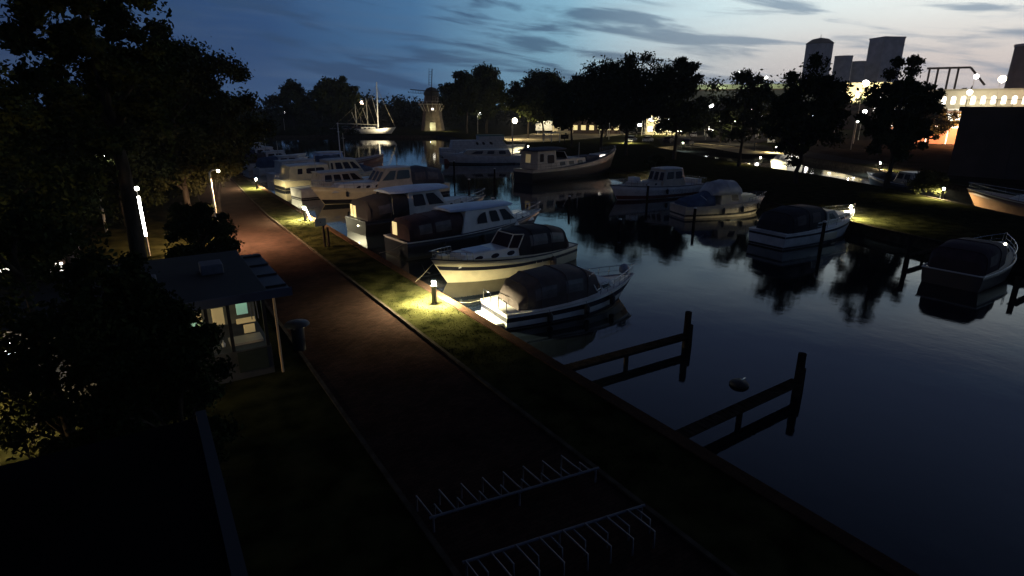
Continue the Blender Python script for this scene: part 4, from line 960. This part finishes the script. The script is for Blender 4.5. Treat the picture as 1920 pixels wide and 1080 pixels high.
# shops behind the trees
for i, (x, y, w_, h, lit, mw, lab) in enumerate([
        (128, 150, 16, 5.5, .5, WIN_Y, 'low shop with yellow-lit windows behind the trees left of the widest one'),
        (142, 133, 12, 8.0, .8, WIN_W, 'floodlit cream shop front behind the trunk of the widest tree'),
        (158, 121, 14, 7.0, .5, WIN_W, 'shop with scattered lit windows right of the floodlit cream front'),
        (172, 108, 18, 8.0, .6, WIN_O, 'shop with orange and white lit windows below the long shed'),
        (146, 172, 18, 5.0, .3, WIN_Y, 'dark low house with few lit windows behind the white box truck')]):
    r = block('shop', lab, 'building', x, y, aim(x, y), w_, 9, h, CREAMW if i == 1 else DARKB, rows=(1.0, 4.0) if h > 6 else (1.2,), wm_=mw, ww=1.5, wh=1.5, gap=2.4, lit=min(1, lit * 1.3), seed=i + 3, roofh=0 if i in (1, 3) else 2.5, group='shops behind the trees')
    if i == 1: light('POINT', (0, -5.5, 4.2), 4500, (1, .88, .55), r, .3)
# towers on the skyline
K_ = 1.78
def TW(x, y): return (x * K_, y * K_, 0)
tw = empty('water_tower', 'round concrete tower with a low conical roof on the right skyline', 'tower', TW(353.5, 214))
MB().lathe([(12.6, 0), (12.6, 71.5)], n=32).build('shaft', CONC, tw); MB().lathe([(13.4, 71.5), (13.4, 72.6), (8, 76.4), (.4, 78.0)], n=32).build('roof', mat('tower_roof', (.05, .05, .055), .8), tw)
for q in range(12):
    a_ = 2 * PI * q / 12; MB().box(-.5, .5, -.6, 0, 0, 71).build('rib', CONC, tw).matrix_basis = Matrix.Rotation(a_, 4, 'Z') @ Matrix.Translation((0, -12.5, 0))
MB().tube([(0, 0, 77.5), (0, 0, 81)], .25, 5).build('antenna', DKMET, tw)
for (x, y, r0, h0, lab) in ((372.5, 209.0, 8.8, 60.0, 'lower flat-topped silo just right of the conical-roofed tower'), (379.5, 203, 6.5, 54.5, 'smallest silo at the right foot of the flat-topped silo')):
    o = MB().lathe([(r0, 0), (r0, h0)], n=24).build('silo', CONC, loc=TW(x, y)); tag(o, lab, 'silo'); MB().lathe([(r0 + .3, h0), (r0 + .3, h0 + .8)], n=24).build('rim', CONC, o)
t3 = empty('chimney_tower', 'tall plain tower, the tallest on the skyline, right of the conical-roofed one', 'tower', TW(391.5, 193.5), R(-25))
MB().box(-15, 9, -11, 11, 0, 77.0).build('shaft', CONC, t3); MB().box(-15.4, 9.4, -11.4, 11.4, 77.003, 78.6).build('cornice', CONC, t3)
for z in (20, 40, 58, 70): MB().box(-15.2, 9.2, -11.25, -11.01, z, z + .8).build('ledge', CONC, t3)
t4 = empty('grain_silo', 'dark grey silo tower rising behind the factory at the right edge', 'silo', (330, 104, 0))
MB().lathe([(7.0, 0), (6.4, 28), (6.4, 33)], n=24).build('shaft', mat('dark_concrete', (.16, .14, .15), .9, vary=.2, scale=.2), t4); MB().lathe([(6.7, 33.0), (6.7, 34)], n=24).build('rim', CONC, t4); MB().box(-4.4, -3.8, -6.4, -6.3, 18.2, 19.4).build('window', WIN_W, t4)
g = empty('conveyor', 'steel conveyor frame on the skyline between the trees and the floodlights', 'industrial frame', (290, 125, 0), R(-60))
m = MB()
for x in (0, 3, 7, 10): m.beam((x, 0, 0), (x, 0, 24), .7, .7)
m.beam((-1, 0, 24), (14, 0, 24), .8, .8); m.beam((14, 0, 24), (20, 0, 17), .7, .7); m.build('frame', DKMET, g)

# ------------------------------------------------------------------ vehicles
def car(label, x, y, rz, m, kind='parked_car', catn='car', group='cars parked beyond the lawn', L_=4.3, H_=1.45):
    r = empty(kind, label, catn, (x, y, 0), R(rz), group)
    prof = [(-L_ / 2, .35), (-L_ / 2 + .02, .8), (-L_ / 2 + .45, .92), (-.8, .95), (-.8, .95), (1.0, .95), (L_ / 2 - .15, .78), (L_ / 2, .5), (L_ / 2 - .05, .3)]
    W = .86
    def ring(y, k): return [(px * (1 if k == 1 else .985), y, pz) for px, pz in prof]
    MB().loft([ring(-W, .9), ring(-W * .96, 1), ring(W * .96, 1), ring(W, .9)], smooth=False).build('body', m, r, bevel=.06)
    cab = [(-L_ / 2 + .35, .93), (-L_ / 2 + .85, H_), (.35, H_), (1.15, .93)]
    MB().loft([[(px, yy, pz) for px, pz in cab] for yy in (-.72, .72)], smooth=False).build('cabin', GLASS, r, bevel=.08)
    MB().box(-L_ / 2 + .9, .32, -.66, .66, H_ - .005, H_ + .03).build('roof', m, r, bevel=.02)
    for sx_ in (-L_ / 2 + .8, L_ / 2 - .85):
        for sy_ in (-.80, .80):
            w_ = MB().tube([(sx_, sy_ - .1, .31), (sx_, sy_ + .1, .31)], .31, 14).build('wheel', RUBBER, r)
            MB().tube([(sx_, sy_ - .115, .31), (sx_, sy_ + .115, .31)], .17, 10).build('rim', STEEL, w_)
    for sy_ in (-.6, .6): MB().box(L_ / 2 - .06, L_ / 2 + .01, sy_ - .16, sy_ + .16, .55, .68).build('headlight', WHITE, r); MB().box(-L_ / 2 - .01, -L_ / 2 + .03, sy_ - .16, sy_ + .16, .6, .75).build('tail_light', REDB, r)
    return r
car('white car facing the marina on the far road above the cream quay', 131, 88, aim(131, 88) - 90, WHITE)
car('silver car leftmost in the row on the lawn edge', 109, 107.5, 30, GREYW)
car('black car second in the row on the lawn edge', 111.5, 103, 28, BLACKH)
car('white car third in the row, behind a tree trunk', 106.5, 110.8, 32, WHITE)
car('dark car half hidden right of the tree row, near the bollard lamp', 107, 93.0, 25, DARKH)
car('dark red car left of the white truck on the paved square', 126, 158, 40, REDB)
car('pale car at the left end of the shop street', 138, 118, 40, GREYW)
light('POINT', (110, 112, 3.6), 350, (.9, 1, .9), None, .2, name='car_park_lamp')
bpy.data.objects['car_park_lamp'].parent = bpy.data.objects['street_lamp.006']; bpy.data.objects['car_park_lamp'].location = (1.5, -8, 3.6)
tk = empty('box_truck', 'white box truck parked behind the slim trees, right of the paved square', 'truck', (116, 161.5, 0), R(aim(116, 161.5) + 4))
MB().box(-3.2, 2.4, 0, 2.3, .9, 4.0).build('cargo_box', WHITE, tk, bevel=.05); MB().box(2.45, 4.3, .1, 2.2, .5, 2.6).build('cab', CREAM, tk, bevel=.15); MB().box(3.0, 4.0, .06, .09, 1.6, 2.3).build('window', GLASS, tk)
for x in (-2.2, 3.3): MB().tube([(x, -.02, .45), (x, .3, .45)], .45, 14).build('wheel', RUBBER, tk); MB().tube([(x, 2.0, .45), (x, 2.32, .45)], .45, 14).build('wheel', RUBBER, tk)
light('POINT', (-.5, -5, 4), 1100, (1, .88, .6), tk, .2)
cv = empty('caravan', 'small cream caravan beside the white box truck', 'caravan', (115, 149, 0), R(aim(115, 149)))
MB().box(-2.3, 2.3, 0, 2.1, .5, 2.5).build('body', CREAM, cv, bevel=.25); MB().box(-1.6, -.6, -.03, -.005, 1.3, 2.0).build('window', GLASS, cv); MB().box(.6, 1.6, -.03, -.005, 1.3, 2.0).build('window', GLASS, cv); MB().tube([(0, -.02, .35), (0, .25, .35)], .33, 12).build('wheel', RUBBER, cv); MB().beam((2.3, 1, .5), (3.4, 1, .5), .1, .1).build('tow_bar', DKMET, cv)
g = empty('gate_frame', 'white wooden gate frame with diagonal braces in front of the paved square', 'gate', (86.8, 121.5, 0), R(-35))
m = MB()
for x in (0, 2.0, 4.0): m.beam((x, 0, 0), (x, 0, 2.3), .16, .16)
m.beam((0, 0, 2.3), (4, 0, 2.3), .16, .16); m.beam((0, 0, .3), (2, 0, 2.2), .1, .1); m.beam((2, 0, .3), (0, 0, 2.2), .1, .1); m.build('frame', WHITE, g)
g = empty('lifebuoy_stand', 'small dark lifebuoy stand on the lawn before the paved square', 'lifebuoy stand', (86.5, 112.5, 0), R(-35))
MB().box(-.08, .08, -.08, .08, 0, 1.2).build('post', WOOD, g); MB().box(-.9, .9, -.15, .15, 1.2, 2.2).build('board', WOOD, g, bevel=.03); MB().lathe([(.22, 0), (.3, .05), (.3, .1), (.22, .15)], (0, -.25, 1.6)).build('ring', REDB, g)
# quay wall pale paving across canal
sheet('paved_quay', [(96.5, 70), (103, 63.5), (112, 82), (117, 98), (112, 99)], [], .014, PAVE)
o = MB().tube([(0, 0, 0), (0, 0, 1.5)], [.16, .12], 8).build('mooring_bollard', DKMET, loc=(105.6, 74.5, 0)); MB().lathe([(.22, 1.5), (.22, 1.62), (.1, 1.68)]).build('cap', DKMET, o); tag(o, 'dark mooring bollard on the pale quay across the canal', 'mooring bollard')

# ------------------------------------------------------------------ trees
BT = 'trees on the grass bank across the basin'
def T(name, px, py, H, RX, z0, seed, **kw):
    return make_tree(name, H, RX, z0, seed, None, loc=(px, py, 0), **kw)
T('broadleaf_tree', 64.0, 39.2, 13.9, 4.0, 2.3, 1, per=300, nclump=90, size=.20, tr=.24, label='round full tree on the grass bank in front of the conical-roofed tower', group=BT)
T('broadleaf_tree', 66.5, 30.6, 13.6, 3.1, 2.2, 2, per=300, nclump=64, size=.19, tr=.2, label='taller narrow tree on the bank with its crown before the tallest tower', group=BT)
T('broadleaf_tree', 72.6, 33.2, 12.4, 3.4, 2.5, 3, per=230, nclump=64, size=.20, tr=.2, label='sparse reddish tree right of the narrow one, over the canal', group=BT, m=LEAF2, clump_r=.24)
T('broadleaf_tree', 75.5, 55.6, 14.0, 5.2, 3.2, 4, per=120, nclump=56, size=.26, tr=.22, label='ragged airy tree behind the tall floodlight', group=BT, clump_r=.24, m=LEAF2)
T('broadleaf_tree', 75.2, 79.5, 18.6, 8.2, 3.8, 5, per=220, nclump=110, size=.27, tr=.3, label='tallest and widest tree in the middle of the lawn row', group=BT, top=.6)
T('broadleaf_tree', 76.4, 69.0, 16.6, 5.2, 3.4, 6, per=200, nclump=80, size=.27, tr=.26, label='rounded tree leaning against the right side of the widest one', group=BT)
T('broadleaf_tree', 78.3, 90.0, 16.2, 6.2, 3.8, 7, per=190, nclump=70, size=.28, tr=.24, label='slim tree just left of the widest one', group=BT)
T('broadleaf_tree', 80.1, 101.5, 15.6, 6.8, 3.0, 8, per=240, nclump=70, size=.30, tr=.24, label='mid-height tree left of the slim one, its trunk before the lawn', group=BT)
T('broadleaf_tree', 93.5, 131.0, 18.8, 8.4, 4.0, 9, per=300, nclump=80, size=.36, tr=.26, label='broad rounded tree right of the paved square', group=BT)
T('broadleaf_tree', 94.6, 140.0, 13.5, 5.4, 5.0, 10, per=180, nclump=36, size=.36, tr=.24, label='lower tree left of the broad rounded one beside the bright lamp', group=BT)
T('broadleaf_tree', 94.5, 176.5, 20.0, 7.2, 5.0, 11, per=380, nclump=100, size=.42, tr=.35, label='big square-topped tree right of the windmill', group=BT, top=.4)
T('broadleaf_tree', 99.5, 172.0, 22.5, 7.0, 4.5, 12, per=340, nclump=90, size=.42, tr=.35, label='peaked tree merging into the square-topped one, furthest right of the windmill pair', group=BT, top=1.3)
LT = 'dark trees left of the sailing boats'
T('broadleaf_tree', 64, 219, 19.8, 8.8, 2.5, 13, per=280, nclump=76, size=.50, tr=.4, label='wide dark tree left of the pink street lamp', group=LT)
T('broadleaf_tree', 50, 226, 17.0, 6.0, 2.0, 14, per=260, nclump=56, size=.50, tr=.4, label='smaller dark tree at the left of the wide one', group=LT)
# left foreground
NT = 'big trees at the left edge'
T('weeping_tree', -.65, 27.5, 18.5, 3.0, 6.0, 20, per=620, nclump=110, size=.105, tr=.28, label='tallest tree, its dark crown running off the top of the view behind the kiosk', group=NT, m=LEAF, clump_r=.20, top=-.2, hang=12)
T('weeping_tree', -4.0, 25.0, 10.8, 3.0, 1.0, 21, per=300, nclump=64, size=.10, tr=.22, label='lower drooping tree at the far left edge of the view', group=NT, m=LEAF, clump_r=.23, hang=60)
T('broadleaf_tree', 2.7, 46.0, 14.6, 4.4, 1.7, 22, per=600, nclump=110, size=.13, tr=.25, label='dense tree left of the brick path, behind the lit lamp post', group=NT, m=LEAF2, clump_r=.24)
T('broadleaf_tree', 4.9, 52.5, 12.0, 4.4, 2.0, 23, per=380, nclump=56, size=.15, tr=.22, label='bushier tree overhanging the path edge before the furthest bollard', group=NT, m=LEAF2)
T('weeping_tree', -2.2, 15.4, 7.6, 2.2, .8, 24, per=250, nclump=56, size=.07, tr=.14, label='nearest drooping birch between the annex roof and the kiosk', group=NT, m=LEAFD, clump_r=.24, hang=80)
T('weeping_tree', -.7, 16.3, 5.4, 1.35, .4, 29, per=420, nclump=80, size=.07, tr=.10, label='narrow drooping birch standing in front of the kiosk left end', group=NT, m=LEAFD, clump_r=.3, hang=50)
T('weeping_tree', -.4, 12.7, 4.6, 1.5, .4, 25, per=420, nclump=50, size=.06, tr=.10, label='low bush right of the nearest birch beside the annex edge', group=NT, m=LEAFD, clump_r=.27, cat='bush')
T('broadleaf_tree', 2.2, 33.0, 4.2, 1.7, .3, 26, per=420, nclump=50, size=.10, tr=.12, label='low dense bush tree behind the kiosk roof', group=NT, m=LEAFD, cat='bush')
T('broadleaf_tree', -1.2, 49.5, 12.5, 4.6, .3, 30, per=420, nclump=80, size=.16, tr=.2, label='dense dark tree behind the glowing light column', group=NT, m=LEAFD)
T('broadleaf_tree', -5.0, 43.0, 9.5, 3.4, .5, 27, per=380, nclump=56, size=.15, tr=.2, label='dark tree deep behind the drooping left trees', group=NT, m=LEAFD)
T('broadleaf_tree', 5.6, 86.0, 12.0, 4.0, .6, 28, per=300, nclump=56, size=.25, tr=.2, label='dark tree where the brick path disappears', group=NT, m=LEAFD)
for i, (x, y, H_, lab) in enumerate([(3.3, 35.5, 1.7, 'small upright hedge shrub nearest the kiosk, at the path edge'), (3.4, 37.6, 1.9, 'small upright hedge shrub in front of the lit lamp post'), (3.9, 44.5, 2.2, 'small upright hedge shrub behind the lit lamp post')]):
    T('shrub', x, y, H_, .8, .1, 40 + i, per=260, nclump=22, size=.07, tr=.04, label=lab, group='shrubs along the path edge', m=LEAFD, cat='shrub')
T('shrub', -3.4, 17.0, 1.9, 1.0, .1, 60, per=260, nclump=26, size=.07, tr=.04, label='warm-lit shrub at the left edge just above the annex roof', m=LEAF2, cat='shrub', group='shrubs by the annex')
T('shrub', -2.6, 14.6, 1.5, .8, .1, 61, per=240, nclump=22, size=.07, tr=.04, label='darker shrub right of the warm-lit one, by the annex roof', m=LEAF2, cat='shrub', group='shrubs by the annex')
T('shrub', 65.9, 26.5, 2.6, 2.2, .1, 50, per=240, nclump=30, size=.11, tr=.06, label='silvery bush on the canal bank left of the brown sloop bollard', m=LEAF2, cat='shrub', group='shrubs along the canal')
T('shrub', 57.5, 55.0, 2.8, 1.4, .1, 51, per=200, nclump=24, size=.12, tr=.06, label='dark bush on the bank behind the aft-wheelhouse cruiser', m=LEAFD, cat='shrub', group='shrubs along the canal')
T('broadleaf_tree', 112, 72, 8, 4.5, .8, 53, per=130, nclump=40, size=.25, label='low tree on the far canal side right of the pale quay', m=LEAF2, group='trees beyond the canal')
T('broadleaf_tree', 124, 80, 9.5, 6, .8, 54, per=130, nclump=44, size=.3, label='wider tree on the far canal side before the arcade', m=LEAFD, group='trees beyond the canal')
T('broadleaf_tree', 128, 99, 11, 6.5, .8, 55, per=130, nclump=44, size=.3, label='tree beyond the canal in front of the shops with orange windows', m=LEAFD, group='trees beyond the canal')
T('broadleaf_tree', 118, 108, 10, 5.5, .8, 56, per=130, nclump=40, size=.3, label='tree beyond the canal behind the parked cars', m=LEAFD, group='trees beyond the canal')
T('broadleaf_tree', 150, 62, 9.0, 5.0, 1.5, 57, per=200, nclump=44, size=.3, label='reddish tree left of the salmon roller doors', m=LEAF2, group='trees beyond the canal')
T('broadleaf_tree', 133, 119, 10.5, 6, .8, 58, per=130, nclump=40, size=.3, label='tree in front of the shop right of the floodlit cream front', m=LEAFD, group='trees beyond the canal')
for i, (x, y, H_, R_, lab) in enumerate([(122, 96, 8.5, 4.5, 'small round tree behind the end of the pale quay'), (147, 128, 11.5, 6, 'dark tree between the floodlit cream front and the next shop'), (112, 127, 9.5, 5, 'dark tree between the parked cars and the caravan'), (160, 96, 11, 6, 'dark tree in front of the orange-windowed shop')]):
    T('broadleaf_tree', x, y, H_, R_, .8, 70 + i, per=140, nclump=44, size=.3, label=lab, m=LEAFD, group='trees beyond the canal')
# far wood, one mass
rng = np.random.default_rng(77); wb = MB(); cl_ = []
for i in range(520):
    az = R(rng.uniform(-14, 74)); d = rng.uniform(265, 330); 
    if az > R(52) and rng.random() < .5: continue
    h = rng.uniform(5, 15.5) * (1.0 if az > R(8) else .75); cl_.append((d * math.sin(az), d * math.cos(az), h * rng.uniform(.15, .9), rng.uniform(3, 5.5)))
leaf_cloud(wb, rng, cl_, 190, .75)
for c in cl_[::6]: wb.tube([(c[0], c[1], 0), (c[0], c[1], c[2])], [.4, .2], 5)
struct(wb.build('far_wood', LEAFD), 'stuff')
wb = MB(); cl_ = []
for i in range(60):
    u = rng.uniform(0, 1); cl_.append((lerp(14, 60, u) + rng.normal(0, 1), lerp(203, 188, u) + rng.normal(0, 1.5), rng.uniform(.2, 1.8), rng.uniform(.9, 1.8)))
leaf_cloud(wb, rng, cl_, 130, .25); struct(wb.build('reed_bed', LEAFD), 'stuff')
for m_ in (GRASS, EARTH, PATH, CURB, CAP, WALLQ, ASPH, PAVE, WOOD, MATS['bitumen'], LEAFD, LEAF, LEAF2, BARK): m_.node_tree.nodes['Principled BSDF'].inputs['Specular IOR Level'].default_value = 0.0
scene.cycles.max_bounces = 5; scene.cycles.diffuse_bounces = 2; scene.cycles.transparent_max_bounces = 4

# ------------------------------------------------------------------ evening haze
hm = bpy.data.materials.new('evening_haze'); hm.cycles.homogeneous_volume = True; hm.use_nodes = True; ht = hm.node_tree
for n_ in list(ht.nodes):
    if n_.type == 'BSDF_PRINCIPLED': ht.nodes.remove(n_)
hv = ht.nodes.new('ShaderNodeVolumePrincipled'); hv.inputs['Color'].default_value = (.85, .86, .9, 1); hv.inputs['Density'].default_value = .00028
ht.links.new(hv.outputs[0], [n_ for n_ in ht.nodes if n_.type == 'OUTPUT_MATERIAL'][0].inputs['Volume'])
hz_ = MB().box(-1000, 1000, -1000, 1000, -4, 100).build('haze', hm); struct(hz_, 'stuff')
